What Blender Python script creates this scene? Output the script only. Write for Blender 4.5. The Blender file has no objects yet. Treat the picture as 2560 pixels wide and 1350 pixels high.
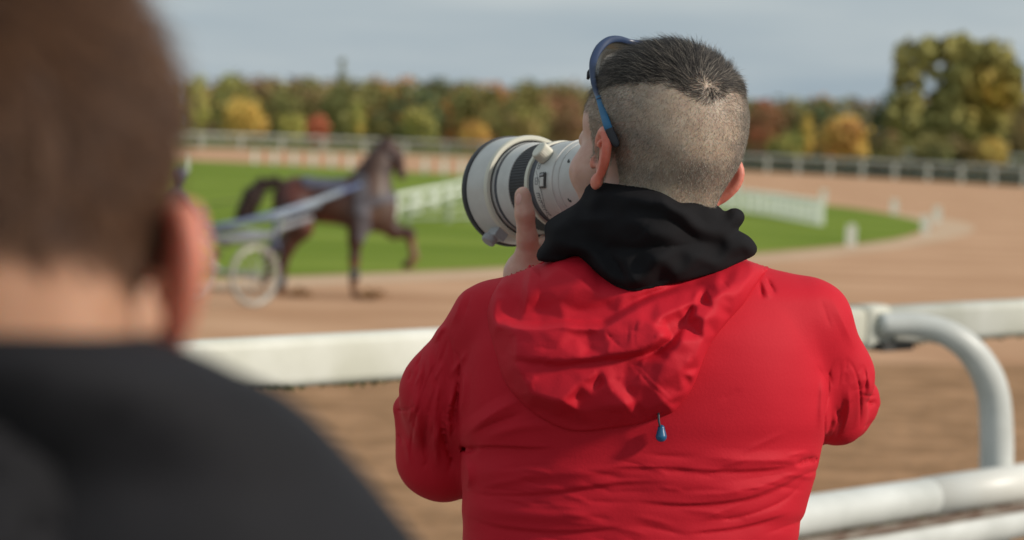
import bpy, math, random
import numpy as np
from mathutils import Matrix, Vector
rng = np.random.default_rng(7); random.seed(7)
SC = bpy.context.scene
COL = SC.collection

# ------------------------------------------------------------ camera
FPX = 6044.0                      # focal length in photo pixels (85 mm on 36 mm)
CAMZ = 2.33                       # eye height above the track
PH, RO = math.atan(352/6044.0), 0.035
Fv = np.array([0, math.cos(PH), -math.sin(PH)])
U0 = np.array([0, math.sin(PH), math.cos(PH)])
X0 = np.array([1.0, 0, 0])
Rv = math.cos(RO)*X0 + math.sin(RO)*U0
Uv = -math.sin(RO)*X0 + math.cos(RO)*U0
CAM = np.array([0, 0, CAMZ])
cd = bpy.data.cameras.new('camera'); cam = bpy.data.objects.new('camera', cd); COL.objects.link(cam)
M = Matrix.Identity(4)
for i in range(3):
    M[i][0], M[i][1], M[i][2], M[i][3] = Rv[i], Uv[i], -Fv[i], CAM[i]
cam.matrix_world = M
cd.lens = 85.0; cd.sensor_width = 36.0; cd.clip_start = 0.02; cd.clip_end = 3000
cd.dof.use_dof = True; cd.dof.focus_distance = 2.74; cd.dof.aperture_fstop = 5.6; cd.dof.aperture_blades = 0
SC.camera = cam
SC.render.resolution_x, SC.render.resolution_y = 1024, 540

# ------------------------------------------------------------ light
SUN_DIR = Vector((0.86, -0.30, 0.50)).normalized()      # towards the sun
el = math.asin(SUN_DIR.z); az = math.atan2(SUN_DIR.x, SUN_DIR.y)
w = bpy.data.worlds.new('World'); SC.world = w; w.use_nodes = True
nt = w.node_tree; nt.nodes.clear()
def N(nt, t, **k):
    n = nt.nodes.new(t)
    for a, b in k.items(): setattr(n, a, b)
    return n
out = N(nt, 'ShaderNodeOutputWorld'); bg = N(nt, 'ShaderNodeBackground')
sky = N(nt, 'ShaderNodeTexSky', sky_type='NISHITA', sun_disc=False)
sky.sun_elevation = el; sky.sun_rotation = az; sky.air_density = 1.3; sky.dust_density = 2.0
tc = N(nt, 'ShaderNodeTexCoord'); mp = N(nt, 'ShaderNodeMapping'); mp.inputs['Scale'].default_value = (3, 3, 22)
mp.inputs['Rotation'].default_value = (0, -0.06, 0)
no = N(nt, 'ShaderNodeTexNoise'); no.inputs['Scale'].default_value = 2.2; no.inputs['Detail'].default_value = 5
cr = N(nt, 'ShaderNodeValToRGB')
cr.color_ramp.elements[0].position = 0.25; cr.color_ramp.elements[0].color = (3.5, 4.35, 5.0, 1)
cr.color_ramp.elements[1].position = 0.80; cr.color_ramp.elements[1].color = (5.15, 5.75, 6.0, 1)
# the cloud deck is paler higher up
sx = N(nt, 'ShaderNodeSeparateXYZ'); mr = N(nt, 'ShaderNodeMapRange')
mr.inputs['From Min'].default_value = 0.0; mr.inputs['From Max'].default_value = 0.065
mr.inputs['To Min'].default_value = -0.13; mr.inputs['To Max'].default_value = 0.17
ad = N(nt, 'ShaderNodeMath', operation='ADD')
mx = N(nt, 'ShaderNodeMixRGB'); mx.inputs[0].default_value = 0.92
L = nt.links.new
L(tc.outputs['Generated'], mp.inputs[0]); L(mp.outputs[0], no.inputs['Vector'])
L(tc.outputs['Generated'], sx.inputs[0]); L(sx.outputs['Z'], mr.inputs['Value'])
L(no.outputs['Fac'], ad.inputs[0]); L(mr.outputs[0], ad.inputs[1]); L(ad.outputs[0], cr.inputs[0])
L(sky.outputs[0], mx.inputs[1]); L(cr.outputs[0], mx.inputs[2]); L(mx.outputs[0], bg.inputs[0])
bg.inputs[1].default_value = 0.1
L(bg.outputs[0], out.inputs[0])
sl = bpy.data.lights.new('sun', 'SUN'); sl.energy = 3.1; sl.angle = math.radians(6); sl.color = (1.0, 0.92, 0.81)
so = bpy.data.objects.new('sun', sl); COL.objects.link(so)
so.rotation_euler = SUN_DIR.to_track_quat('Z', 'Y').to_euler()
SC.view_settings.view_transform = 'Standard'; SC.view_settings.look = 'None'
SC.view_settings.exposure = 0.0; SC.view_settings.gamma = 1.0
SC.cycles.use_denoising = True
SC.cycles.max_bounces = 6; SC.cycles.transparent_max_bounces = 6
try:
    SC.cycles_curves.shape = 'RIBBONS'
except Exception: pass

# ------------------------------------------------------------ coordinates
def c2w(q):                       # camera frame (right, up, depth) -> world
    q = np.asarray(q, float)
    return CAM + q[..., 0:1]*Rv + q[..., 1:2]*Uv + q[..., 2:3]*Fv
def Q(px, py, d):                 # photo pixel + depth -> camera frame
    return np.array([(px-1280)/FPX*d, (675-py)/FPX*d, d])
def P(px, py, d): return c2w(Q(px, py, d))
def G(px, py, z=0.0):             # where the line of sight meets the level z
    v = c2w(Q(px, py, 1.0)) - CAM
    return CAM + v*((z-CAMZ)/v[2])
def horizon(px): return 310+(px-900)*0.035
def pxof(q): return 1280+q[..., 0]/q[..., 2]*FPX, 675-q[..., 1]/q[..., 2]*FPX

# ------------------------------------------------------------ objects
def tag(o, label=None, cat=None, group=None, kind=None):
    if label: o['label'] = label
    if cat: o['category'] = cat
    if group: o['group'] = group
    if kind: o['kind'] = kind
    return o
def empty(name, loc, label=None, cat=None, group=None):
    o = bpy.data.objects.new(name, None); COL.objects.link(o); o.location = Vector(loc); o.empty_display_size = .1
    return tag(o, label, cat, group)
def mesh(name, V, F, m=None, parent=None, smooth=True, origin=None):
    """V world coordinates (n,3); F list or (m,k) array"""
    V = np.asarray(V, float)
    if parent is not None:
        o0 = np.array(parent.matrix_basis.translation)
        pp = parent.parent
        while pp is not None:
            o0 = o0+np.array(pp.matrix_basis.translation); pp = pp.parent
    elif origin is not None: o0 = np.asarray(origin, float)
    else: o0 = np.zeros(3)
    me = bpy.data.meshes.new(name)
    if isinstance(F, np.ndarray) and F.ndim == 2:
        k = F.shape[1]; me.vertices.add(len(V)); me.vertices.foreach_set('co', (V-o0).astype(np.float32).ravel())
        me.loops.add(F.size); me.loops.foreach_set('vertex_index', F.astype(np.int32).ravel())
        me.polygons.add(len(F)); me.polygons.foreach_set('loop_start', np.arange(0, F.size, k, dtype=np.int32))
        me.polygons.foreach_set('loop_total', np.full(len(F), k, np.int32)); me.update(calc_edges=True); me.validate()
    else:
        me.from_pydata([tuple(v) for v in (V-o0)], [], [tuple(int(i) for i in f) for f in F]); me.update()
    if smooth: me.polygons.foreach_set('use_smooth', np.ones(len(me.polygons), bool))
    ob = bpy.data.objects.new(name, me); COL.objects.link(ob)
    if m is not None: me.materials.append(m)
    if parent is not None: ob.parent = parent
    elif origin is not None: ob.location = Vector(o0)
    return ob
class MB:                          # a bag of shapes that becomes one mesh
    def __init__(s): s.V = []; s.F = []; s.n = 0
    def add(s, V, F):
        s.V.append(np.asarray(V, float)); s.F += [tuple(int(i)+s.n for i in f) for f in F]; s.n += len(V); return s
    def box(s, c, ax, ay, az, bev=0.0):    # centre and three half-axis vectors, chamfered
        c, ax, ay, az = map(lambda t: np.asarray(t, float), (c, ax, ay, az))
        if bev <= 0:
            V = [c+i*ax+j*ay+k*az for i in (-1, 1) for j in (-1, 1) for k in (-1, 1)]
            return s.add(V, [(0, 1, 3, 2), (4, 6, 7, 5), (0, 4, 5, 1), (2, 3, 7, 6), (0, 2, 6, 4), (1, 5, 7, 3)])
        A = np.linalg.norm(ax); B = np.linalg.norm(ay)
        pts = []
        for (i, j) in ((1, 1), (-1, 1), (-1, -1), (1, -1)):
            for t in range(4):
                a = {(1, 1): 0, (-1, 1): 90, (-1, -1): 180, (1, -1): 270}[(i, j)]+t*30
                pts.append((i*(A-bev)+bev*math.cos(math.radians(a)), j*(B-bev)+bev*math.sin(math.radians(a))))
        return s.prism(c, ax/A, ay/B, az, pts)
    def prism(s, c, ux, uy, az, pts):
        n = len(pts)
        V = [c-az+ux*a+uy*b for a, b in pts]+[c+az+ux*a+uy*b for a, b in pts]
        F = [(i, (i+1) % n, n+(i+1) % n, n+i) for i in range(n)]+[tuple(range(n-1, -1, -1)), tuple(range(n, 2*n))]
        return s.add(V, F)
    def tube(s, pts, r, n=12, cap=True, prof=None):
        pts = [np.asarray(p, float) for p in pts]; m = len(pts)
        r = [r]*m if np.isscalar(r) else list(r)
        prev = None; V = []
        for i in range(m):
            t = pts[min(i+1, m-1)]-pts[max(i-1, 0)]; t /= np.linalg.norm(t)
            if prev is None:
                h = np.array([0, 0, 1.0]) if abs(t[2]) < .9 else np.array([1.0, 0, 0])
                a = np.cross(h, t)
            else: a = prev-t*np.dot(prev, t)
            a /= np.linalg.norm(a); prev = a; b = np.cross(t, a)
            for k in range(n):
                th = 2*math.pi*k/n
                ca, sa = math.cos(th), math.sin(th)
                if prof: ca, sa = ca*prof[0], sa*prof[1]
                V.append(pts[i]+r[i]*(ca*a+sa*b))
        F = [(i*n+k, i*n+(k+1) % n, (i+1)*n+(k+1) % n, (i+1)*n+k) for i in range(m-1) for k in range(n)]
        if cap: F += [tuple(range(n-1, -1, -1)), tuple(range((m-1)*n, m*n))]
        return s.add(V, F)
    def build(s, name, m, parent=None, smooth=False, origin=None):
        return mesh(name, np.concatenate(s.V), s.F, m, parent, smooth, origin)
def catmull(pts, n=8):
    p = [np.asarray(x, float) for x in pts]; p = [2*p[0]-p[1]]+p+[2*p[-1]-p[-2]]; o = []
    for i in range(1, len(p)-2):
        for k in range(n):
            t = k/n
            o.append(.5*((2*p[i])+(-p[i-1]+p[i+1])*t+(2*p[i-1]-5*p[i]+4*p[i+1]-p[i+2])*t*t+(-p[i-1]+3*p[i]-3*p[i+1]+p[i+2])*t**3))
    o.append(p[-2]); return np.array(o)

# ------------------------------------------------------------ materials
def mat(name, col, rough=.6, col2=None, scale=30, detail=4, bump=0, bscale=None, bdist=.001, metal=0, sheen=0, sss=0, spec=.5,
        attr=None, coat=0, lo=.35, hi=.65, stretch=None, coords='Object'):
    m = bpy.data.materials.new(name); m.use_nodes = True; nt = m.node_tree; L = nt.links.new
    b = nt.nodes['Principled BSDF']; b.inputs['Roughness'].default_value = rough
    b.inputs['Metallic'].default_value = metal; b.inputs['Specular IOR Level'].default_value = spec
    c = (*col, 1); b.inputs['Base Color'].default_value = c
    if sheen: b.inputs['Sheen Weight'].default_value = sheen; b.inputs['Sheen Roughness'].default_value = .5
    if coat: b.inputs['Coat Weight'].default_value = coat; b.inputs['Coat Roughness'].default_value = .2
    if sss:
        b.inputs['Subsurface Weight'].default_value = sss; b.inputs['Subsurface Radius'].default_value = (1, .22, .1)
        b.inputs['Subsurface Scale'].default_value = .014
    t = N(nt, 'ShaderNodeTexCoord'); mp = N(nt, 'ShaderNodeMapping'); L(t.outputs[coords], mp.inputs[0])
    if stretch: mp.inputs['Scale'].default_value = stretch
    last = None
    if col2 is not None:
        n = N(nt, 'ShaderNodeTexNoise'); n.inputs['Scale'].default_value = scale; n.inputs['Detail'].default_value = detail
        L(mp.outputs[0], n.inputs['Vector'])
        r = N(nt, 'ShaderNodeMapRange'); r.inputs['From Min'].default_value = lo; r.inputs['From Max'].default_value = hi
        L(n.outputs['Fac'], r.inputs['Value'])
        x = N(nt, 'ShaderNodeMixRGB'); x.inputs[1].default_value = c; x.inputs[2].default_value = (*col2, 1)
        L(r.outputs[0], x.inputs[0]); L(x.outputs[0], b.inputs['Base Color']); last = x
    if attr:
        a = N(nt, 'ShaderNodeAttribute'); a.attribute_name = attr
        if last is None: L(a.outputs['Color'], b.inputs['Base Color'])
        else:
            y = N(nt, 'ShaderNodeMixRGB', blend_type='MULTIPLY'); y.inputs[0].default_value = 1
            L(a.outputs['Color'], y.inputs[1]); L(last.outputs[0], y.inputs[2]); L(y.outputs[0], b.inputs['Base Color'])
    if bump:
        n = N(nt, 'ShaderNodeTexNoise'); n.inputs['Scale'].default_value = bscale or scale; n.inputs['Detail'].default_value = 5
        L(mp.outputs[0], n.inputs['Vector'])
        u = N(nt, 'ShaderNodeBump'); u.inputs['Strength'].default_value = bump; u.inputs['Distance'].default_value = bdist
        L(n.outputs['Fac'], u.inputs['Height']); L(u.outputs[0], b.inputs['Normal'])
    return m
def set_attr(ob, name, arr):
    arr = np.asarray(arr, np.float32)
    if arr.shape[1] == 3: arr = np.concatenate([arr, np.ones((len(arr), 1), np.float32)], 1)
    a = ob.data.attributes.new(name, 'FLOAT_COLOR', 'POINT'); a.data.foreach_set('color', arr.ravel())

# ------------------------------------------------------------ implicit sculpting
def A3(v): return np.asarray(v, float)
def e_(c, r, R=None, k=.02): return ('e', A3(c), A3(r), None if R is None else A3(R), k)
def c_(a, b, ra, rb, k=.02): return ('c', A3(a), A3(b), ra, rb, k)
def chain(pts, rs, k=.02):
    return [c_(pts[i], pts[i+1], rs[i], rs[i+1], k) for i in range(len(pts)-1)]
def prim(p, q):
    if p[0] == 'e':
        v = q-p[1]
        if p[3] is not None: v = v@p[3].T
        k0 = np.sqrt(((v/p[2])**2).sum(-1)); k1 = np.sqrt(((v/p[2]**2)**2).sum(-1))+1e-9
        return k0*(k0-1)/k1
    a, b = p[1], p[2]; ba = b-a
    t = np.clip(((q-a)@ba)/(ba@ba+1e-12), 0, 1)
    return np.sqrt(((q-a-t[..., None]*ba)**2).sum(-1))-(p[3]+t*(p[4]-p[3]))
def smin(a, b, k):
    h = np.clip(.5+.5*(b-a)/k, 0, 1); return b+(a-b)*h-k*h*(1-h)
def sdf(prims, sub=()):
    def f(q):
        d = None
        for p in prims:
            e = prim(p, q); d = e if d is None else smin(d, e, p[-1])
        for p in sub: d = -smin(-d, prim(p, q), p[-1])
        return d
    return f
def nets(f, lo, hi, h, coarse=4, refine=0, proj=2, thr=None):
    """surface nets on a grid; returns V (n,3), F (m,4)"""
    lo, hi = A3(lo), A3(hi); H = h*coarse
    n = np.ceil((hi-lo)/H).astype(int)+1
    ax = [lo[i]+H*np.arange(n[i]) for i in range(3)]
    g = np.stack(np.meshgrid(*ax, indexing='ij'), -1); cv = f(g.reshape(-1, 3)+H/2).reshape(n)
    val = cv
    for i in range(3): val = np.repeat(val, coarse, i)
    m = np.abs(val) < (thr or H*2.6)
    idx = np.argwhere(m); pts = lo+h*idx
    for s in range(0, len(pts), 400000):
        j = idx[s:s+400000]; val[j[:, 0], j[:, 1], j[:, 2]] = f(pts[s:s+400000])
    ins = val < 0; nx, ny, nz = val.shape
    c = np.zeros((nx-1, ny-1, nz-1), np.int8)
    for a in (0, 1):
        for b in (0, 1):
            for d in (0, 1): c += ins[a:nx-1+a, b:ny-1+b, d:nz-1+d]
    act = np.argwhere((c > 0) & (c < 8)); vid = -np.ones(c.shape, np.int64)
    vid[act[:, 0], act[:, 1], act[:, 2]] = np.arange(len(act))
    S = np.zeros((len(act), 3)); K = np.zeros(len(act))
    cor = [(a, b, d) for a in (0, 1) for b in (0, 1) for d in (0, 1)]
    for i, p in enumerate(cor):
        for q in cor[i+1:]:
            if sum(abs(p[t]-q[t]) for t in range(3)) != 1: continue
            A = act+p; B = act+q
            va = val[A[:, 0], A[:, 1], A[:, 2]]; vb = val[B[:, 0], B[:, 1], B[:, 2]]
            x = (va < 0) != (vb < 0); t = np.where(x, va/np.where(va-vb == 0, 1, va-vb), 0)
            pos = np.array(p)+t[:, None]*(np.array(q)-np.array(p)); S += pos*x[:, None]; K += x
    V = lo+h*(act+S/np.maximum(K, 1)[:, None])
    Fs = []
    for axis in range(3):
        o1, o2 = [(1, 2), (2, 0), (0, 1)][axis]
        a = [slice(None)]*3; b = [slice(None)]*3
        a[axis] = slice(0, -1); b[axis] = slice(1, None)
        A = ins[tuple(a)]; B = ins[tuple(b)]
        e = np.argwhere(A != B)
        e = e[(e[:, o1] > 0) & (e[:, o2] > 0) & (e[:, o1] < val.shape[o1]-1) & (e[:, o2] < val.shape[o2]-1)]
        if len(e) == 0: continue
        d1 = np.zeros(3, int); d1[o1] = 1; d2 = np.zeros(3, int); d2[o2] = 1
        q = [vid[tuple((e-x).T)] for x in (d1*0, d1, d1+d2, d2)]
        Fq = np.stack(q, 1); flip = A[tuple(e.T)] == False
        Fq[flip] = Fq[flip][:, ::-1]; Fs.append(Fq)
    F = np.concatenate(Fs); F = F[(F >= 0).all(1)]
    # face orientation check: normals should point along +gradient
    for r in range(refine+1):
        for _ in range(proj): V = project(f, V, h*.5)
        if r < refine: V, F = subdiv(V, F); h = h/2
    v = V[F[:2000:7]]; nrm = np.cross(v[:, 2]-v[:, 0], v[:, 3]-v[:, 1]); ce = v.mean(1)
    if (((f(ce+1e-3*nrm/np.linalg.norm(nrm, axis=1)[:, None].clip(1e-12)))-f(ce)) > 0).mean() < .5: F = F[:, ::-1].copy()
    return V, F
def grad(f, V, e):
    g = np.empty_like(V)
    for i in range(3):
        d = np.zeros(3); d[i] = e; g[:, i] = (f(V+d)-f(V-d))/(2*e)
    return g
def project(f, V, lim):
    g = grad(f, V, lim*.5); v = f(V); n2 = (g**2).sum(1)+1e-9
    st = -v/n2; s = st[:, None]*g; l = np.linalg.norm(s, axis=1)+1e-12
    return V+s*np.minimum(1, lim/l)[:, None]
def subdiv(V, F):
    E = np.concatenate([F[:, [0, 1]], F[:, [1, 2]], F[:, [2, 3]], F[:, [3, 0]]]); E.sort(1)
    key = E[:, 0]*np.int64(len(V))+E[:, 1]; u, inv = np.unique(key, return_inverse=True)
    a, b = u//len(V), u % len(V); n = len(V); m = len(F)
    inv = inv.reshape(4, m).T+n; cen = np.arange(m)+n+len(u)
    V2 = np.concatenate([V, (V[a]+V[b])/2, V[F].mean(1)])
    F2 = np.concatenate([np.stack([F[:, i], inv[:, i], cen, inv[:, (i+3) % 4]], 1) for i in range(4)])
    return V2, F2
def sculpt(name, f, lo, hi, h, m, parent=None, refine=0, origin=None, **k):
    V, F = nets(f, lo, hi, h, refine=refine, **k)
    return mesh(name, c2w(V), F, m, parent, True, origin), V, F
# strokes: fold lines drawn in photo pixels and pressed into a height field
def strokes(X, Y, ST, seed=0):
    H = np.zeros(X.shape)
    for s in ST:
        kind, pts, w, amp = s[:4]; w2 = s[4] if len(s) > 4 else w*6; ends = s[5] if len(s) > 5 else .38
        p = catmull(pts, 6); mg = 4*w if kind in 'rvk' else w2*3.2
        if kind == 'v': mg = 6*w
        m = (X > p[:, 0].min()-mg) & (X < p[:, 0].max()+mg) & (Y > p[:, 1].min()-mg) & (Y < p[:, 1].max()+mg)
        if not m.any(): continue
        x, y = X[m], Y[m]; best = np.full(x.shape, 1e9); sg = np.ones(x.shape); T = np.zeros(x.shape)
        seg = np.linalg.norm(p[1:]-p[:-1], axis=1); cum = np.concatenate([[0], np.cumsum(seg)]); tot = cum[-1]
        for i in range(len(p)-1):
            dx, dy = p[i+1]-p[i]; L2 = dx*dx+dy*dy+1e-9
            tr = ((x-p[i, 0])*dx+(y-p[i, 1])*dy)/L2; t = np.clip(tr, 0, 1)
            ex, ey = x-p[i, 0]-t*dx, y-p[i, 1]-t*dy; d = np.sqrt(ex*ex+ey*ey); b = d < best
            best = np.where(b, d, best); sg = np.where(b, np.sign(dx*(y-p[i, 1])-dy*(x-p[i, 0])), sg)
            T = np.where(b, (cum[i]+t*seg[i])/tot, T)
        win = np.clip(T/ends, 0, 1)*np.clip((1-T)/ends, 0, 1) if ends > 0 else 1
        win = win*win*(3-2*win) if ends > 0 else 1
        if kind == 'r': h = np.exp(-(best/w)**2)
        elif kind == 'k': h = np.maximum(0, 1-best/(2.1*w))**1.35
        elif kind == 'v': h = np.exp(-best/w)
        else:
            d = best*sg; h = np.clip(d/w+.5, 0, 1); h = h*h*(3-2*h)*np.exp(-np.maximum(d, 0)/w2)
        H[m] += amp*win*h
    return H
class Field:                       # bilinear look-up of a height map over photo pixels
    def __init__(s, x0, x1, y0, y1, st, fn):
        s.x0, s.y0, s.st = x0, y0, st
        s.X, s.Y = np.meshgrid(np.arange(x0, x1+st, st), np.arange(y0, y1+st, st), indexing='ij'); s.H = fn(s.X.astype(float), s.Y.astype(float))
    def __call__(s, px, py):
        u = np.clip((px-s.x0)/s.st, 0, s.H.shape[0]-1.001); v = np.clip((py-s.y0)/s.st, 0, s.H.shape[1]-1.001)
        i = u.astype(int); j = v.astype(int); a = u-i; b = v-j; H = s.H
        return H[i, j]*(1-a)*(1-b)+H[i+1, j]*a*(1-b)+H[i, j+1]*(1-a)*b+H[i+1, j+1]*a*b
def boxblur(A, n):
    if n < 1: return A
    for ax in (0, 1):
        P2 = np.concatenate([np.repeat(np.take(A, [0], ax), n+1, ax), A, np.repeat(np.take(A, [-1], ax), n, ax)], ax); c = np.cumsum(P2, ax); L3 = A.shape[ax]
        A = (np.take(c, range(2*n+1, 2*n+1+L3), ax)-np.take(c, range(0, L3), ax))/(2*n+1)
    return A
def facets(X, Y, outline, pts, lines, scale, blur, edge_h=2.0):
    """cloth planes: heights given at folds, straight between them; X, Y a regular grid"""
    from mathutils.geometry import delaunay_2d_cdt
    P3 = [(x, y, edge_h) for x, y in outline]+list(pts); E = [(i, (i+1) % len(outline)) for i in range(len(outline))]
    for l in lines:
        for i, p in enumerate(l):
            P3.append(p)
            if i: E.append((len(P3)-2, len(P3)-1))
    v, e, f, ov, oe, of = delaunay_2d_cdt([Vector(p[:2]) for p in P3], E, [], 0, 1e-3, True)
    hz_ = [P3[o[0]][2] if o else None for o in ov]
    for i, h in enumerate(hz_):
        if h is None:
            d = [((v[i][0]-p[0])**2+(v[i][1]-p[1])**2, p[2]) for p in P3]; d.sort(); hz_[i] = (d[0][1]+d[1][1])/2
    H = np.full(X.shape, edge_h*1.0); x0, y0 = X[0, 0], Y[0, 0]; st = X[1, 0]-X[0, 0]
    for t in f:
        (ax, ay), (bx_, by_), (cx, cy) = [v[k] for k in t]; ha, hb, hc_ = [hz_[k] for k in t]
        i0 = max(int((min(ax, bx_, cx)-x0)/st), 0); i1 = int((max(ax, bx_, cx)-x0)/st)+2; j0 = max(int((min(ay, by_, cy)-y0)/st), 0); j1 = int((max(ay, by_, cy)-y0)/st)+2
        x, y = X[i0:i1, j0:j1], Y[i0:i1, j0:j1]; D = (by_-cy)*(ax-cx)+(cx-bx_)*(ay-cy)
        if abs(D) < 1e-9: continue
        a = ((by_-cy)*(x-cx)+(cx-bx_)*(y-cy))/D; b = ((cy-ay)*(x-cx)+(ax-cx)*(y-cy))/D; c = 1-a-b; m = (a >= -1e-6) & (b >= -1e-6) & (c >= -1e-6)
        H[i0:i1, j0:j1][m] = (a*ha+b*hb+c*hc_)[m]
    return boxblur(boxblur(H, blur), max(blur//2, 1))*.001*scale
def slope_of(F_):               # 1/steepness of a height field, to keep the implicit function well scaled
    gx, gy = np.gradient(F_.H, F_.st*.00046); o = Field.__new__(Field); o.x0, o.y0, o.st, o.X, o.Y = F_.x0, F_.y0, F_.st, F_.X, F_.Y
    o.H = 1/np.sqrt(1+gx*gx+gy*gy); return o
def vnoise(x, y, seed=0):
    r = np.random.default_rng(seed).random((64, 64)); i = np.floor(x).astype(int); j = np.floor(y).astype(int)
    a = x-i; b = y-j; a = a*a*(3-2*a); b = b*b*(3-2*b); g = lambda p, q: r[p % 64, q % 64]
    return g(i, j)*(1-a)*(1-b)+g(i+1, j)*a*(1-b)+g(i, j+1)*(1-a)*b+g(i+1, j+1)*a*b-.5
def edge_dist(X, Y, poly):         # signed distance in pixels, + inside
    p = np.asarray(poly, float); n = len(p); best = np.full(X.shape, 1e9); ins = np.zeros(X.shape, bool)
    for i in range(n):
        a, b = p[i], p[(i+1) % n]; dx, dy = b-a; L2 = dx*dx+dy*dy+1e-9
        t = np.clip(((X-a[0])*dx+(Y-a[1])*dy)/L2, 0, 1)
        best = np.minimum(best, np.hypot(X-a[0]-t*dx, Y-a[1]-t*dy))
        c = ((a[1] > Y) != (b[1] > Y)) & (X < (b[0]-a[0])*(Y-a[1])/(b[1]-a[1]+1e-12)+a[0]); ins ^= c
    return np.where(ins, best, -best)
def loft(tab):                     # rows: py, cx, hw (px), depth centre, half depth (m); q in camera frame
    t = catmull(np.array(tab, float), 6)
    def f(q):
        px, py = pxof(q); py = np.clip(py, t[0, 0]-500, t[-1, 0]+500)
        cx, hw, dc, hd = (np.interp(py, t[:, 0], t[:, i]) for i in (1, 2, 3, 4)); sc = q[..., 2]/FPX
        k = ((np.abs(px-cx)/hw)**2.4+(np.abs(q[..., 2]-dc)/hd)**2.4)**(1/2.4)
        d = (k-1)*np.minimum(hw*sc, hd)*.9
        ey = np.maximum(t[0, 0]-py, py-t[-1, 0])*sc
        return np.maximum(d, ey)
    return f
# ============================================================ SETTING
m_ground = mat('rough_grass', (.10, .13, .035), .95, (.16, .15, .06), .12, 6, spec=.08)
m_grass = mat('mown_grass', (.12, .185, .012), .9, (.22, .28, .04), .9, 8, stretch=(.12, .35, 1), bump=.6, bscale=30, bdist=.03, spec=.08)
m_sand = mat('track_sand', (.46, .26, .148), .95, (.60, .365, .225), .5, 14, stretch=(.6, 1.2, 1), bump=.8, bscale=7, bdist=.03, spec=.08)
m_sandnear = mat('damp_sand', (.46, .265, .145), .95, (.29, .165, .085), 2.2, 14, stretch=(.8, 1.1, 1), bump=1, bscale=9, bdist=.04, lo=.3, hi=.6, spec=.08)
m_gravel = mat('terrace_gravel', (.22, .20, .17), .95, (.14, .13, .11), 40, 8, bump=.8, bdist=.01)
m_white = mat('white_plastic', (.74, .73, .66), .5, (.58, .57, .48), 3.5, 9, bump=.15, bscale=40, bdist=.001)
m_white2 = mat('weathered_white_tube', (.70, .71, .68), .42, (.52, .53, .50), 5, 10, bump=.1, bscale=60)
m_moss = mat('moss', (.06, .075, .02), 1, (.12, .10, .035), 60, 5)
m_farwhite = mat('far_white_plastic', (.55, .58, .52), .6, (.45, .48, .42), 2, 3)
m_post = mat('marker_plastic', (.82, .85, .76), .6, (.74, .77, .68), 8, 3)

def sheet(name, pts, z, m, kind='structure'):
    o = mesh(name, [(p[0], p[1], z) for p in pts], [tuple(range(len(pts)))], m, smooth=False); o['kind'] = kind; return o
o = sheet('ground', [(-900, -60), (900, -60), (900, 1500), (-900, 1500)], -.012, m_ground)
# outer edge of the track = foot of the far rail, traced on the ground
FAR = [(-900, 330), (-260, 352), (120, 360), (480, 369), (830, 380), (1180, 393), (1500, 408), (1850, 427), (2200, 446), (2560, 467), (2900, 492), (3400, 545)]
far_line = catmull([G(x, y)[:2] for x, y in FAR], 6)
tr = [tuple(p) for p in far_line]+[(70, 9), (-60, 9)]
sheet('racing_track', tr, 0.0, m_sand)
sheet('track_verge', [(-40, 9.0), (40, 9.0), (40, 27.6), (8, 26.2), (0, 24.6), (-6, 23.0), (-40, 21)], .005, m_sandnear)
INF = [(-2600, 1010), (-900, 800), (200, 708), (520, 697), (900, 685), (1280, 668), (1600, 652), (1900, 632), (2120, 612), (2235, 598), (2300, 578), (2312, 563), (2285, 549),
       (2220, 535), (2140, 522), (2060, 512), (1950, 497), (1850, 486), (1600, 466), (1400, 452), (1100, 434), (830, 419), (490, 402), (0, 388), (-900, 362), (-2600, 330)]
inf_line = [G(x, y)[:2] for x, y in INF]
sheet('infield_grass', [tuple(p) for p in catmull(inf_line, 5)], .006, m_grass)
# pale worn band of sand that runs round the inner edge
m_pale = mat('pale_raked_sand', (.60, .43, .29), .95, (.55, .385, .26), .3, 8, stretch=(.5, 1, 1), spec=.08)
bo = [(200, 732), (900, 707), (1280, 690), (1900, 655), (2150, 630), (2330, 606), (2430, 580), (2420, 560), (2350, 546), (2240, 534)]
bi = [(2235, 540), (2300, 553), (2335, 566), (2315, 583), (2235, 603), (2120, 617), (1900, 638), (1280, 673), (900, 690), (200, 714)]
sheet('raked_sand_band', [tuple(G(x, y)[:2]) for x, y in [tuple(v) for v in catmull(bo, 4)]+[tuple(v) for v in catmull(bi, 4)]], .004, m_pale)
# spectators' bank
V = []; ys = [-8, 5.0, 9.5]; zs = [.63, .63, .02]
for y, z in zip(ys, zs): V += [(-30, y, z), (30, y, z)]
V += [(-30, 9.5, -.3), (30, 9.5, -.3), (-30, -8, -.3), (30, -8, -.3)]
o = mesh('spectator_bank', V, [(0, 1, 3, 2), (2, 3, 5, 4), (4, 5, 7, 6), (6, 7, 9, 8), (8, 9, 1, 0)], m_gravel, smooth=False); o['kind'] = 'structure'
TERR = .63

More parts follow.
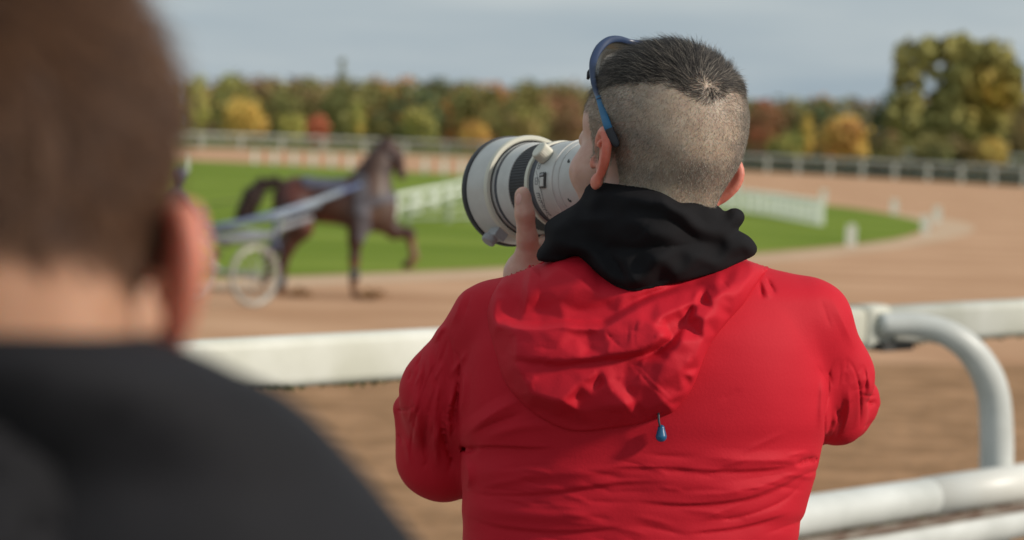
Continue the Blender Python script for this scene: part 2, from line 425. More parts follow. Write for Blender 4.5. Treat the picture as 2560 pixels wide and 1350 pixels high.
# ---------------------------------------------------------- near running rail
A_ = .95
def RL(b, D, z): return np.array([A_*D-b, D, z])            # world, x = a*D-b  (depth ~ y)
def rail_pt(b, px, z):
    D = b/(A_-(px-1280)/FPX); return RL(b, D, z)
dirv = np.array([A_, 1, 0]); dirv /= np.linalg.norm(dirv); nrm = np.array([dirv[1], -dirv[0], 0]); zz = np.array([0, 0, 1.0])
RZ = CAMZ-.480
near = empty('running_rail', (*rail_pt(5.3, 2505, TERR)[:2], TERR), 'white plastic running rail with curved post and mossy lower tubes, behind the man in red', 'rail')
def rrect(hw, hh, r, n=5):
    o = []
    for cx, cy, a0 in ((hw-r, hh-r, 0), (-hw+r, hh-r, 90), (-hw+r, -hh+r, 180), (hw-r, -hh+r, 270)):
        for k in range(n+1):
            a = math.radians(a0+90*k/n); o.append((cx+r*math.cos(a), cy+r*math.sin(a)))
    return o
def bar(p0, p1, hw, hh, r):
    c = (p0+p1)/2; h = (p1-p0)/2; return MB().prism(c, nrm, zz, h, rrect(hw, hh, r))
joint = rail_pt(5.66, 2148, RZ-.06); joint2 = rail_pt(5.66, 2204, RZ-.06)
for p0, p1 in ((rail_pt(5.66, -2600, RZ-.06), joint-dirv*.002), (joint2+dirv*.002, rail_pt(5.66, 3300, RZ-.06))):
    o = bar(p0, p1, .036, .058, .026).build('rail', m_white, near, smooth=True)
bar(joint, joint2, .042, .064, .022).build('joint_sleeve', m_white, near, smooth=True)
m_dark = mat('gap_shade_dark', (.03, .03, .03), .6, (.05, .045, .04), 20)
pb = rail_pt(5.60, 2235, RZ-.115)
MB().box(pb, dirv*.075, nrm*.03, zz*.012).build('gap_shade', m_dark, near)  # dark box standing in for the shade in the gap under the rail
moss = MB()
for i in range(2600):
    px = rng.uniform(-300, 3000); p = rail_pt(5.66, px, RZ-.119)
    s = rng.uniform(.0015, .005)*(.5+abs(vnoise(np.array([px/90]), np.array([1.]), 3)[0])*2.5); a = p+nrm*rng.uniform(-.01, .036)+zz*rng.uniform(-.001, .005)
    d1 = rng.normal(size=3); d1 /= np.linalg.norm(d1); d2 = np.cross(d1, rng.normal(size=3)); d2 /= np.linalg.norm(d2)
    moss.add([a-d1*s, a+d2*s, a+d1*s, a-d2*s-zz*s], [(0, 1, 2, 3)])
m_ = moss.build('moss', m_moss, near); m_['kind'] = 'stuff'
# curved post: arm leaves the rail, bends down to the ground
pp = [rail_pt(5.60, 2205, CAMZ-.530), rail_pt(5.50, 2300, CAMZ-.530), rail_pt(5.40, 2388, CAMZ-.558), rail_pt(5.34, 2453, CAMZ-.622), rail_pt(5.31, 2496, CAMZ-.72),
      rail_pt(5.3, 2511, CAMZ-.85), rail_pt(5.3, 2515, CAMZ-1.0), rail_pt(5.3, 2515, CAMZ-1.3), rail_pt(5.3, 2515, TERR-.5)]
cp = catmull(pp, 6); rr = np.interp(np.arange(len(cp)), [0, 6, 14, 22, 30, len(cp)], [.032, .035, .041, .047, .050, .050])
MB().tube(cp, rr, 24).build('curved_post', m_white2, near, smooth=True)
pp2 = [p-dirv*4.6 for p in cp]
MB().tube(pp2, rr, 24).build('curved_post', m_white2, near, smooth=True)
for nm, b, zt, r in (('lower_tube', 5.2, CAMZ-.933, .054), ('bottom_tube', 5.2, CAMZ-1.045, .052)):
    p0, p1 = rail_pt(b, -2600, zt-r), rail_pt(b, 3300, zt-r)
    MB().tube([p0+(p1-p0)*t for t in np.linspace(0, 1, 24)], r, 28).build(nm, m_white2, near, smooth=True)
sl = rail_pt(5.2, 2345, CAMZ-.933-.054)
m_sleeve = mat('clean_white_sleeve', (.74, .73, .68), .4, (.70, .68, .62), 5)
MB().tube([sl, sl+dirv*.9], .0565, 28).build('tube_sleeve', m_sleeve, near, smooth=True)
moss = MB()
for i in range(5200):
    px = rng.uniform(1500, 3000); f = .7+vnoise(np.array([px/60.]), np.array([5.]), 9)[0]
    p = rail_pt(5.2, px, CAMZ-1.040); th = rng.uniform(-.1, 1.15)
    a = p+nrm*(.05*math.sin(th)-.012)+zz*(.004+.022*rng.random()*f); s = rng.uniform(.002, .006)*(.5+f)
    d1 = rng.normal(size=3); d1 /= np.linalg.norm(d1); d2 = np.cross(d1, rng.normal(size=3)); d2 /= np.linalg.norm(d2)
    moss.add([a-d1*s, a+d2*s, a+d1*s, a-d2*s], [(0, 1, 2, 3)])
m_ = moss.build('moss', m_moss, near); m_['kind'] = 'stuff'
m_wood = mat('mossy_timber', (.13, .075, .05), .9, (.28, .24, .2), 12, 6, stretch=(1, 1, 6))
p0, p1 = rail_pt(5.2, -2600, CAMZ-1.047), rail_pt(5.2, 3300, CAMZ-1.047)
MB().box((p0+p1)/2+nrm*.018, (p1-p0)/2, nrm*.03, zz*.010).build('timber_strip', m_wood, near)

# ---------------------------------------------------------- marker posts round the inner edge
def marker_mesh():
    pr = [(-.115, 0), (.115, 0), (.115, .44)]+[(.115*math.cos(t), .44+.09*math.sin(t)) for t in np.linspace(.3, math.pi-.3, 9)]+[(-.115, .44)]
    V = [(x, -.022, z) for x, z in pr]+[(x, .022, z) for x, z in pr]; n = len(pr)
    F = [tuple(range(n)), tuple(range(2*n-1, n-1, -1))]+[(i, n+i, n+(i+1) % n, (i+1) % n) for i in range(n)]
    return V, F
mk = None
MK = [(2127, 615, 'nearest white marker post, left of the turn on the near grass edge'), (2312, 584, 'white marker post at the right tip of the grass'),
      (2342, 556, 'white marker post on pale sand just right of the grass tip'), (2235, 535, 'white marker post on the far grass edge between the pen end and the tip'),
      (2058, 511, 'faint white marker post just above the end of the slatted pen fence'), (1842, 486, 'white marker post right beside the ear of the man in red')]
names = ['first', 'second', 'third', 'fourth', 'fifth', 'sixth']
for i, x in enumerate((637, 686, 734, 782, 829, 876)):
    MK.append((x, 411+int((x-637)*.042), 'small white marker post, %s from the left in the row behind the horse' % names[i]))
for i, x in enumerate((1062, 1110, 1154)):
    MK.append((x, 434+i*2, 'small white marker post, %s one right of the horse head before the lens' % names[i]))
MK.append((464, 430, 'small white marker post beside the dark haired head at the left'))
for x, y, lab in MK:
    g = G(x, y); wsc = float(np.interp(g[1], [80, 110], [1.0, 1.55]))
    if mk is None:
        V, F = marker_mesh(); mk = mesh('marker_post', V, F, m_post, smooth=False); ob = mk
    else: ob = mk.copy(); COL.objects.link(ob)
    ob.location = Vector((g[0], g[1], 0)); ob.scale = (float(np.interp(g[1], [80, 110], [1.0, .85])), 1, wsc*.92); ob.rotation_euler[2] = math.atan2(-g[0], g[1])
    tag(ob, lab, 'marker post', 'white marker posts round the inner edge of the track')

# ---------------------------------------------------------- rail fences far away
def fence(name, label, line, h, step, rails, m, pw=.06, rr=.05, cat='fence'):
    line = [np.asarray(p, float) for p in line]; root = empty(name, (*line[0][:2], 0), label, cat)
    seg = [np.linalg.norm(line[i+1][:2]-line[i][:2]) for i in range(len(line)-1)]; cum = np.concatenate([[0], np.cumsum(seg)])
    L2 = np.array([l[:2] for l in line]); at = lambda s: np.array([np.interp(s, cum, L2[:, 0]), np.interp(s, cum, L2[:, 1]), 0.])
    for z, rz in rails:
        MB().tube([at(s)+zz*z for s in np.linspace(0, cum[-1], max(2, len(line)))], rz, 8).build('rail', m, root, smooth=True)
    first = None
    for s in np.arange(0, cum[-1]+.01, step):
        if first is None:
            first = MB().box((0, 0, h/2), (pw, 0, 0), (0, pw*.7, 0), (0, 0, h/2), pw*.3).build('post', m, root)
            first.data.transform(Matrix.Translation((0, 0, 0))); p = first; p.parent = root
            # vertices were shifted by the root; put the mesh back round its own foot
            first.data.transform(Matrix.Translation(root.location))
        else: p = first.copy(); COL.objects.link(p); p.parent = root
        p.location = Vector(at(s))-root.location
    return root
fl = [(*p, 0) for p in far_line if -75 < p[0] < 60]
fence('far_rail', 'long pale rail with posts curving round the far side of the track', fl, 1.1, 3.3, ((1.08, .10), (.52, .05)), m_farwhite, .11)
f2 = [(*(G(x, y)[:2]*1.045), 0) for x, y in ((2205, 440), (2330, 448), (2450, 455), (2560, 463), (2700, 472), (2850, 483))]
fence('outer_rail', 'second pale rail behind the far rail, only at the right under the big tree', f2, 1.75, 3.6, ((1.72, .11), (1.2, .06)), m_farwhite, .10)
fa = [G(985, 548), G(1060, 528), G(1115, 512), G(1165, 497), G(1260, 474), G(1400, 455)]
fence('pen_fence', 'low white two rail fence slanting up the grass from the horse chest to the lens', fa, .62, 4.6, ((.57, .06), (.26, .05)), m_post, .12)
fb = [G(1020, 556), G(1110, 556), G(1190, 551), G(1300, 545)]
m_faint = mat('dull_white_plastic', (.40, .44, .32), .7)
fence('low_rail', 'low dull white rail lying on the grass below the slanting fence', fb, .40, 1.45, ((.34, .04), (.1, .03)), m_faint, .07)
fc = [G(2048, 563), G(1990, 552), G(1930, 540), G(1870, 531), G(1800, 522), G(1600, 500)]
fence('slatted_fence', 'white fence of close upright slats ending on the grass right of the man in red', fc, .70, .95, ((.60, .035), (.2, .03)), m_post, .11)

# ---------------------------------------------------------- trees
m_leaf = mat('autumn_leaves', (1, 1, 1), .8, attr='col'); m_bark = mat('bark', (.07, .055, .04), .95, (.12, .10, .08), 6)
m_leaf.node_tree.nodes['Principled BSDF'].inputs['Specular IOR Level'].default_value = .2
def leaf_quads(C, Nn, s):
    n = len(C); a = np.cross(Nn, rng.normal(size=(n, 3))); a /= np.linalg.norm(a, axis=1)[:, None]+1e-9; b = np.cross(Nn, a)
    s = s[:, None]; V = np.stack([C-a*s, C-b*s*.6, C+a*s, C+b*s*.6], 1).reshape(-1, 3)
    return V
def crown_pts(blobs, n):
    vol = np.array([b[3]*b[4]*b[5] for b in blobs])**.67; pick = rng.choice(len(blobs), n, p=vol/vol.sum()); B = np.array(blobs)[pick]
    d = rng.normal(size=(n, 3)); d /= np.linalg.norm(d, axis=1)[:, None]; r = rng.uniform(.5, 1.1, n)**.6*np.where(rng.random(n) < .22, rng.uniform(1.0, 1.35, n), 1)
    C = B[:, :3]+d*r[:, None]*B[:, 3:6]; nn = d+rng.normal(size=(n, 3))*.6; nn /= np.linalg.norm(nn, axis=1)[:, None]
    return C, nn, pick
def make_crown(blobs, n, size, cols, shade_seed=0):
    C, nn, pick = crown_pts(blobs, n); V = leaf_quads(C, nn, rng.uniform(.6, 1.3, n)*size)
    cols = np.array(cols); cols = cols*.84+cols.mean(1, keepdims=True)*.16; bc = cols[rng.integers(0, len(cols), len(blobs))]; c = bc[pick]*rng.uniform(.8, 1.2, (n, 1))*1.9
    c = .72*c+.52*cols[rng.integers(0, len(cols), n)]
    return V, np.repeat(c, 4, 0)
def tree(name, px, top, hw, D, cols, label, base=None, group='autumn trees beyond the track', n=1500, tall=False, blobs=None):
    yb = horizon(px)+CAMZ*FPX/D; foot = G(px, yb); D = foot[1]; m = D/FPX
    Ht = (yb-top)*m; W = hw*m
    root = empty(name, foot, label, 'tree', group)
    B = []
    if blobs:
        for bx, by, br in blobs:
            p = P(bx, by, D); B.append((p[0], p[1]+rng.uniform(-.4, .4)*br*m, p[2], br*m, br*m, br*m*.9))
    else:
        k = 9 if not tall else 7
        B.append((foot[0], foot[1], Ht*.55, W*.75, W*.75, Ht*.40))
        for i in range(k):
            a = rng.uniform(0, 6.28); rr = rng.uniform(.35, .62)*W; z = rng.uniform(.25, .82)*Ht
            q = rng.uniform(.32, .48)*W; B.append((foot[0]+rr*math.cos(a), foot[1]+rr*math.sin(a), min(z, Ht-q), q, q, q*rng.uniform(.8, 1.2)))
        B.append((foot[0]+rng.uniform(-.2, .2)*W, foot[1], Ht-W*.35, W*.42, W*.42, W*.38))
    V, c = make_crown(B, n, max(.17, W*.10), cols)
    V[:, 2] = np.maximum(V[:, 2], .1)
    ob = mesh('crown', V, np.arange(len(V)).reshape(-1, 4), m_leaf, root, smooth=False); set_attr(ob, 'col', c)
    t = MB(); r0 = max(.12, Ht*.028)
    t.tube([foot-zz*.2, foot+zz*Ht*.3+X0*.1, foot+zz*Ht*.7], [r0, r0*.75, r0*.3], 8)
    for b in B[1:7]:
        t.tube([foot+zz*Ht*rng.uniform(.25, .5), np.array(b[:3])], [r0*.4, r0*.12], 6)
    t.build('trunk', m_bark, root)
    return root
YEL = [(.42, .27, .03), (.33, .24, .03), (.45, .25, .04)]; YG = [(.24, .23, .035), (.17, .19, .035), (.30, .26, .04)]
OLV = [(.13, .125, .03), (.10, .11, .03), (.18, .15, .035)]; ORG = [(.34, .14, .03), (.28, .13, .03), (.40, .18, .03)]
RED = [(.36, .09, .03), (.30, .08, .03)]; RUS = [(.20, .085, .035), (.16, .08, .035), (.14, .09, .035)]
DKG = [(.05, .07, .03), (.06, .085, .03), (.09, .10, .03)]; BRN = [(.16, .105, .035), (.13, .09, .035), (.20, .13, .035)]
TR = [(488, 188, 42, 218, YG, 'tall yellow green tree right beside the dark haired head'),
 (612, 248, 72, 214, YEL, 'broad golden tree at the left, above the far rail'),
 (572, 178, 60, 262, OLV+YG, 'olive tree rising behind the golden tree at the left'),
 (728, 286, 38, 212, YG, 'low lime green tree between the golden tree and the red bush'),
 (792, 288, 33, 208, RED, 'small bright red conical tree just above the far rail'),
 (655, 198, 52, 285, RUS, 'dark rust tree on the skyline behind the golden tree'),
 (730, 205, 48, 285, RUS+OLV, 'brown green tree on the skyline left of the thin tree top'),
 (850, 148, 20, 300, OLV, 'thin ragged tree top sticking out above the skyline'),
 (838, 208, 62, 250, OLV, 'dark olive tree below the thin tree top'),
 (890, 255, 26, 226, YEL+YG, 'narrow yellow tree left of the horse head'),
 (935, 192, 52, 268, ORG+BRN, 'ochre tree on the skyline above the horse neck'),
 (1005, 188, 50, 262, ORG, 'bright orange tree on the skyline above the horse head'),
 (1092, 192, 52, 285, DKG, 'dark green tree on the skyline right of the orange tree'),
 (1050, 272, 58, 232, OLV+YG, 'mid green tree in front, between horse head and lens'),
 (1160, 198, 48, 280, OLV, 'olive tree on the skyline above the lens hood'),
 (1185, 305, 48, 216, YEL+ORG, 'low golden bush directly above the lens hood'),
 (1240, 210, 50, 282, BRN+ORG, 'brown tree on the skyline above the rear of the lens'),
 (1318, 206, 50, 278, ORG+BRN, 'amber brown tree on the skyline between lens and head'),
 (1395, 205, 52, 280, OLV+DKG, 'dark olive tree on the skyline left of the sunglasses'),
 (1300, 270, 54, 232, BRN+YG, 'yellow brown tree in front, above the lens barrel'),
 (1420, 275, 56, 236, RUS+BRN, 'russet tree in front, just left of the shaved head'),
 (1895, 246, 46, 248, RED+RUS, 'rusty red tree touching the right side of the shaved head'),
 (1975, 242, 52, 262, OLV, 'olive tree on the skyline right of the rusty red tree'),
 (2065, 244, 50, 262, BRN+ORG, 'brown orange tree on the skyline above the golden bush'),
 (2140, 246, 48, 258, DKG+RUS, 'dark tree on the skyline between the golden bush and the big tree'),
 (2105, 288, 78, 190, YEL+ORG, 'round golden bush above the far rail, right of the head'),
 (1962, 335, 48, 184, YG+OLV, 'low yellow green bush left of the round golden bush'),
 (2012, 285, 22, 205, YEL, 'small narrow yellow tree top left of the round golden bush'),
 (2215, 226, 56, 196, DKG, 'dark green tree at the left foot of the big tree'),
 (2215, 330, 50, 170, RUS+OLV, 'low dark rust bush above the rail, left of the big tree'),
 (2345, 335, 85, 160, OLV+BRN, 'dark olive bush under the big tree'),
 (2475, 345, 60, 158, YEL+BRN, 'amber bush under the right side of the big tree'),
 (2570, 255, 70, 166, BRN+OLV, 'brown tree cut off by the right edge')]
for i, (x, t, hw, D, c, lab) in enumerate(TR):
    tree('autumn_tree' if hw > 40 or t < 250 else 'autumn_bush', x, t, hw, D, c, lab, tall=hw < 30, n=1100 if D > 200 else 1700)
bl = [(2285, 150, 50), (2262, 190, 30), (2320, 128, 38), (2375, 125, 36), (2400, 108, 26), (2440, 140, 40), (2490, 140, 42), (2520, 185, 38), (2395, 190, 42), (2380, 250, 48), (2300, 212, 15), (2338, 186, 14), (2290, 240, 16),
      (2275, 255, 36), (2262, 300, 48), (2330, 310, 46), (2400, 320, 60), (2480, 270, 62), (2520, 240, 48), (2450, 220, 50), (2490, 330, 60), (2380, 380, 60), (2300, 370, 60), (2460, 390, 60)]
root = tree('big_tree', 2395, 96, 150, 176, [(.17, .155, .035), (.14, .14, .035), (.21, .18, .04)], 'tallest tree, ragged olive and gold crown with sky showing through, at the right', blobs=bl, n=6500, group=None)
cr_ = [c for c in root.children if c.name.startswith('crown')][0]
# gold on the right flank of the crown, olive on the left
co = np.empty(len(cr_.data.vertices)*3, np.float32); cr_.data.vertices.foreach_get('co', co); co = co.reshape(-1, 3)+np.array(root.location)
cc = np.array(YEL+[(.30, .22, .04)]); a = cr_.data.attributes['col']; arr = np.empty(len(co)*4, np.float32); a.data.foreach_get('color', arr); arr = arr.reshape(-1, 4)
rel = co-CAM; dd = rel@Fv; X_ = 1280+(rel@Rv)/dd*FPX; Y_ = 675-(rel@Uv)/dd*FPX
g = np.clip(1.15-np.hypot((X_-2480)/95, (Y_-240)/95), 0, 1); pick = np.repeat(cc[rng.integers(0, len(cc), len(co)//4)], 4, 0)*.85
arr[:, :3] = arr[:, :3]*(1-g[:, None])+pick*g[:, None]; a.data.foreach_set('color', arr.ravel())
# the wood behind: one mass
VV = []; CC = []
pal = [OLV, BRN, RUS, OLV, ORG, BRN, OLV, BRN, RUS, DKG]
for i in range(400):
    D = rng.uniform(250, 360); px = rng.uniform(-2400, 3900); f = G(px, horizon(px)+CAMZ*FPX/D); D = f[1]
    topy = float(np.interp(px, [500, 900, 1450, 1900], [190, 196, 208, 244]))+rng.uniform(-5, 12)+max(0, (D-330))*0
    Ht = (horizon(px)+CAMZ*FPX/D-topy)*D/FPX; W = rng.uniform(2.6, 4.2)
    B = [(f[0], f[1], Ht*.45, W, W, Ht*.42)]
    for j in range(6):
        a = rng.uniform(0, 6.28); q = rng.uniform(.35, .5)*W; B.append((f[0]+.65*W*math.cos(a), f[1]+.65*W*math.sin(a), rng.uniform(.15, .8)*Ht, q, q, q))
    B.append((f[0], f[1], Ht-W*.35, W*.45, W*.45, W*.36))
    V, c = make_crown(B, 520, .36, pal[rng.integers(0, len(pal))]); V[:, 2] = np.maximum(V[:, 2], .05); VV.append(V); CC.append(c)
V = np.concatenate(VV); ob = mesh('far_wood', V, np.arange(len(V)).reshape(-1, 4), m_leaf, smooth=False); set_attr(ob, 'col', np.concatenate(CC))
tag(ob, 'far autumn wood behind the track reading as one mass', 'wood', kind='stuff')
# hedge at the foot of the far rail
hp = [np.array([*p, 0.]) for p in far_line if 0 < p[0] < 62]; hp = [p*np.array([1.035, 1.035, 1]) for p in hp]
B = []
for i in range(len(hp)-1):
    for t in np.linspace(0, 1, 5)[:-1]:
        p = hp[i]*(1-t)+hp[i+1]*t; B.append((p[0], p[1], .35, 1.4, .7, .55+rng.uniform(0, .2)))
V, c = make_crown(B, 9000, .2, [(.03, .04, .022), (.04, .05, .028)]); V[:, 2] = np.maximum(V[:, 2], .02)
ob = mesh('hedge', V, np.arange(len(V)).reshape(-1, 4), m_leaf, smooth=False); set_attr(ob, 'col', c)
tag(ob, 'low dark green hedge seen between the posts of the far rail at the right', 'hedge')
# ============================================================ HORSE, SULKY, DRIVER
DH = 32.4; PM = FPX/DH
gz = lambda px, dz=0: horizon(px)+CAMZ*FPX/(DH+dz)          # pixel row of the ground at that depth
def h_(x, y, dz=0): return Q(x, y, DH)+np.array([0, 0, dz])
def hr(r): return r/PM
m_horse = mat('bay_coat', (.075, .028, .017), .5, (.045, .021, .017), 5, 5, spec=.4)
m_hair = mat('dark_horse_hair', (.03, .016, .013), .6, (.05, .022, .016), 30)
horse = empty('horse', c2w(h_(860, gz(860))), 'bay trotting horse in harness pulling the sulky past on the sand', 'horse')
B = [e_(h_(765, 500), (hr(82), hr(52), .27), k=.12), e_(h_(895, 508), (hr(70), hr(66), .27), k=.12), e_(h_(830, 505), (hr(80), hr(54), .28), k=.12),
     e_(h_(742, 492), (hr(50), hr(50), .26), k=.1), e_(h_(945, 520), (hr(48), hr(60), .22), k=.1),
     c_(h_(925, 495), h_(948, 410), hr(54), hr(32), .10), c_(h_(948, 410), h_(967, 366), hr(32), hr(22), .08), c_(h_(880, 455), h_(955, 385), hr(16), hr(12), .08),
     c_(h_(968, 368), h_(990, 392), hr(21), hr(20), .04), c_(h_(990, 392), h_(1004, 438), hr(18), hr(11), .04), e_(h_(980, 396), (hr(17), hr(16), .09), k=.03),
     e_(h_(1004, 440), (hr(11), hr(9), .06), k=.03),
     c_(h_(962, 362, -.06), h_(965, 341, -.07), hr(6), hr(2.5), .02), c_(h_(966, 362, .06), h_(976, 343, .07), hr(6), hr(2.5), .02)]
B += chain([h_(738, 520, -.14), h_(752, 568, -.15), h_(722, 618, -.15), h_(709, 660, -.14), h_(706, 722, -.14), h_(708, 745, -.14)], [hr(46), hr(32), hr(17), hr(12), hr(9), hr(9)], .07)
B += [c_(h_(706, 730, -.14), h_(716, 747, -.14), hr(8), hr(9), .02)]
B += chain([h_(742, 520, .14), h_(735, 575, .15), h_(700, 618, .15), h_(668, 632, .15), h_(668, 688, .15), h_(655, 706, .15)], [hr(44), hr(30), hr(15), hr(10), hr(8), hr(9)], .07)
B += chain([h_(902, 540, -.14), h_(890, 600, -.15), h_(888, 650, -.15), h_(886, 708, -.15), h_(889, 735, -.15)], [hr(38), hr(17), hr(12), hr(8.5), hr(9)], .06)
B += [c_(h_(889, 733, -.15), h_(901, 742, -.15), hr(8), hr(8), .02)]
B += chain([h_(948, 545, .12), h_(985, 578, .13), h_(1022, 582, .13), h_(1035, 640, .12), h_(1024, 660, .12), h_(1012, 664, .12)], [hr(34), hr(19), hr(13), hr(9), hr(9), hr(9)], .06)
f = sdf(B)
body, V, F = sculpt('body', f, h_(560, 800, -.7), h_(1090, 310, .7), .022, m_horse, horse)
px, py = pxof(V); tone = np.ones((len(V), 3))
pale = np.clip((py-640)/40, 0, 1)*(px > 860)*(px < 930); pale = np.maximum(pale, np.clip((py-700)/30, 0, 1)*(px > 680)*(px < 740)); pale = np.maximum(pale, np.clip((px-1020)/8, 0, 1)*np.clip((py-590)/20, 0, 1))
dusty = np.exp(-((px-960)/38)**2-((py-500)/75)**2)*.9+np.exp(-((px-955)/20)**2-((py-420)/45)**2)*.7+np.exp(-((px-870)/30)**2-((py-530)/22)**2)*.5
red = np.exp(-((px-730)/35)**2-((py-480)/30)**2)+np.exp(-((px-800)/50)**2-((py-560)/20)**2)
tone = tone*(1-pale[:, None])+pale[:, None]*np.array([4.0, 4.6, 3.2])
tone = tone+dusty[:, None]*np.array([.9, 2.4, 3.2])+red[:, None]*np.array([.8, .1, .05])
set_attr(body, 'tone', tone)
nt = m_horse.node_tree; b = nt.nodes['Principled BSDF']; src = b.inputs['Base Color'].links[0].from_socket
a = N(nt, 'ShaderNodeAttribute'); a.attribute_name = 'tone'; x = N(nt, 'ShaderNodeMixRGB', blend_type='MULTIPLY'); x.inputs[0].default_value = 1
nt.links.new(src, x.inputs[1]); nt.links.new(a.outputs['Color'], x.inputs[2]); nt.links.new(x.outputs[0], b.inputs['Base Color'])
tail = chain([h_(712, 470), h_(690, 456), h_(655, 462), h_(632, 492), h_(615, 528), h_(592, 552)], [hr(9), hr(14), hr(17), hr(25), hr(23), hr(9)], .05)
tail += chain([h_(700, 465, .05), h_(694, 500, .05), h_(686, 520, .05)], [hr(8), hr(12), hr(7)], .04)
ft = sdf(tail); fn = lambda q: ft(q)+.02*np.sin(q[..., 0]*60+q[..., 1]*90)
sculpt('tail', fn, h_(560, 600, -.4), h_(740, 420, .4), .02, m_hair, horse)
fm = sdf(chain([h_(962, 352), h_(935, 385), h_(905, 425), h_(880, 450)], [hr(8), hr(13), hr(13), hr(8)], .03)+[c_(h_(966, 352), h_(984, 378), hr(6), hr(4), .02)])
sculpt('mane', lambda q: fm(q)+.012*np.sin(q[..., 0]*80), h_(860, 480, -.15), h_(1000, 330, .15), .02, m_hair, horse)
m_eye = mat('horse_eye', (.01, .008, .006), .15)
for s in (-1, 1):
    MBe = MB(); V, F = nets(sdf([e_(h_(985, 385, s*.088), (.022, .018, .012))]), h_(980, 392, s*.088)-.04, h_(990, 378, s*.088)+.04, .008); mesh('eye', c2w(V), F, m_eye, horse)
m_strap = mat('harness_leather', (.03, .03, .038), .5, (.05, .05, .06), 8); m_pad = mat('saddle_cloth', (.06, .065, .10), .8, (.12, .12, .16), 6)
m_dust = mat('dusty_girth', (.13, .12, .135), .8, (.09, .085, .10), 6)
def band(name, cells, m, rad=None):          # a strap that follows the body surface
    B2 = sdf(B); f3 = lambda q: np.maximum(B2(q)-.018, cells(q))
    return f3
def capfield(a, b, r): return lambda q: prim(c_(a, b, r, r), q*np.array([1, 1, 0])+np.array([0, 0, DH]))
fb_ = sdf(B)
for nm, a, b_, r, m in (('saddle_pad', h_(775, 452), h_(850, 460), hr(19), m_pad), ('girth', h_(905, 455), h_(912, 590), hr(19), m_dust), ('breast_strap', h_(900, 520), h_(1000, 490), hr(11), m_dust), ('bridle', h_(972, 385), h_(1000, 402), hr(4), m_strap)):
    cf = capfield(a, b_, r); sculpt(nm, lambda q: np.maximum(fb_(q)-.02, cf(q)), np.minimum(a, b_)-np.array([.2, .2, .5]), np.maximum(a, b_)+np.array([.2, .2, .5]), .018, m, horse, proj=1)
for a, b_, r in ((h_(888, 672, -.15), h_(887, 702, -.15), hr(12)), (h_(707, 690, -.14), h_(706, 725, -.14), hr(12))):
    MB().tube([c2w(a), c2w(b_)], r, 10).build('leg_boot', m_strap, horse, smooth=True)
# reins
MB().tube([c2w(p) for p in catmull([h_(985, 425, -.1), h_(930, 450, -.2), h_(800, 452, -.28), h_(660, 490, -.1), h_(520, 512, 0)], 6)], .008, 6).build('rein', m_strap, horse)

# --- sulky
sul = empty('sulky', c2w(h_(600, gz(600))), 'light two wheeled racing sulky with pale disc wheels and blue white shafts behind the horse', 'sulky')
m_disc = mat('wheel_disc', (.30, .30, .30), .4); m_rim = mat('wheel_rim', (.42, .42, .38), .35, metal=.3)
m_sh = mat('shaft_white_blue', (.30, .37, .44), .4, (.12, .17, .32), 1.1, 1, lo=.45, hi=.55); m_frame = mat('sulky_frame', (.30, .32, .34), .4, (.22, .24, .27), 3)
m_tyre = mat('pale_dusty_tyre', (.30, .28, .25), .7); m_blue = mat('dark_blue_paint', (.06, .07, .12), .4)
WR = .39; yaw = math.radians(44)                # sulky points a little away from us
fw = np.array([math.cos(yaw), math.sin(yaw), 0]); sd = np.array([-math.sin(yaw), math.cos(yaw), 0])
def toq0(p): r = np.asarray(p)-CAM; return np.array([r@Rv, r@Uv, r@Fv])
def wheel(cx, cy, dz, scale=1):
    c = c2w(h_(cx, cy, dz)); up = zz
    w_ = empty('wheel', Vector(c)-sul.location); w_.parent = sul
    th = np.linspace(0, 2*math.pi, 41)
    MB().tube([c+WR*.95*(math.cos(t)*fw+math.sin(t)*up) for t in th], .023, 10, cap=False).build('tyre', m_tyre, w_, smooth=True)
    MB().tube([c+WR*.88*(math.cos(t)*fw+math.sin(t)*up) for t in th], .020, 8, cap=False).build('rim', m_rim, w_, smooth=True)
    sp = MB()
    for k in range(16):
        t = 2*math.pi*k/16; sp.tube([c+sd*.02*(-1)**k, c+WR*.88*(math.cos(t)*fw+math.sin(t)*up)], .006, 5)
    sp.build('spokes', m_rim, w_)
    MB().tube([c-sd*.05, c+sd*.05], .035, 12).build('hub', m_frame, w_, smooth=True)
    # half disc guard
    return c
def wxy(px, dz): return px, (gz(px, dz)-675)*(DH+dz)/DH+675-WR*PM
c1 = wheel(*((637-1280)*(DH-2.2)/DH+1280, wxy(637, -2.2)[1]), -2.2)
c2 = c1+sd*1.35
wheel(1280+toq0(c2)[0]/DH*FPX, 675-toq0(c2)[1]/DH*FPX, toq0(c2)[2]-DH)
ax = MB().tube([c1, c2], .03, 8).build('axle', m_frame, sul, smooth=True)
def sw(x, y, dz): return P(x, y, DH+dz+float(np.interp(x, [500, 700, 900], [-1.9, -1.4, 0])))
MB().tube([sw(515, 578, .1), sw(600, 556, 0), sw(700, 532, -.15), sw(790, 503, -.36), sw(900, 462, -.40)], [.03, .036, .04, .036, .026], 10).build('shaft', m_sh, sul, smooth=True)
MB().tube([sw(515, 570, .6), sw(620, 552, .6), sw(730, 540, .55), sw(800, 510, .45), sw(905, 468, .42)], [.03, .035, .035, .035, .03], 10).build('shaft', m_sh, sul, smooth=True)
MB().tube([sw(500, 600, .1), sw(600, 598, 0), sw(672, 590, -.1), sw(700, 570, -.15), sw(780, 545, -.3)], [.05, .06, .055, .04, .03], 10).build('side_frame', m_frame, sul, smooth=True)
MB().tube([sw(505, 575, .2), sw(600, 578, .15), sw(690, 586, -.1)], .035, 8).build('side_frame', m_frame, sul, smooth=True)
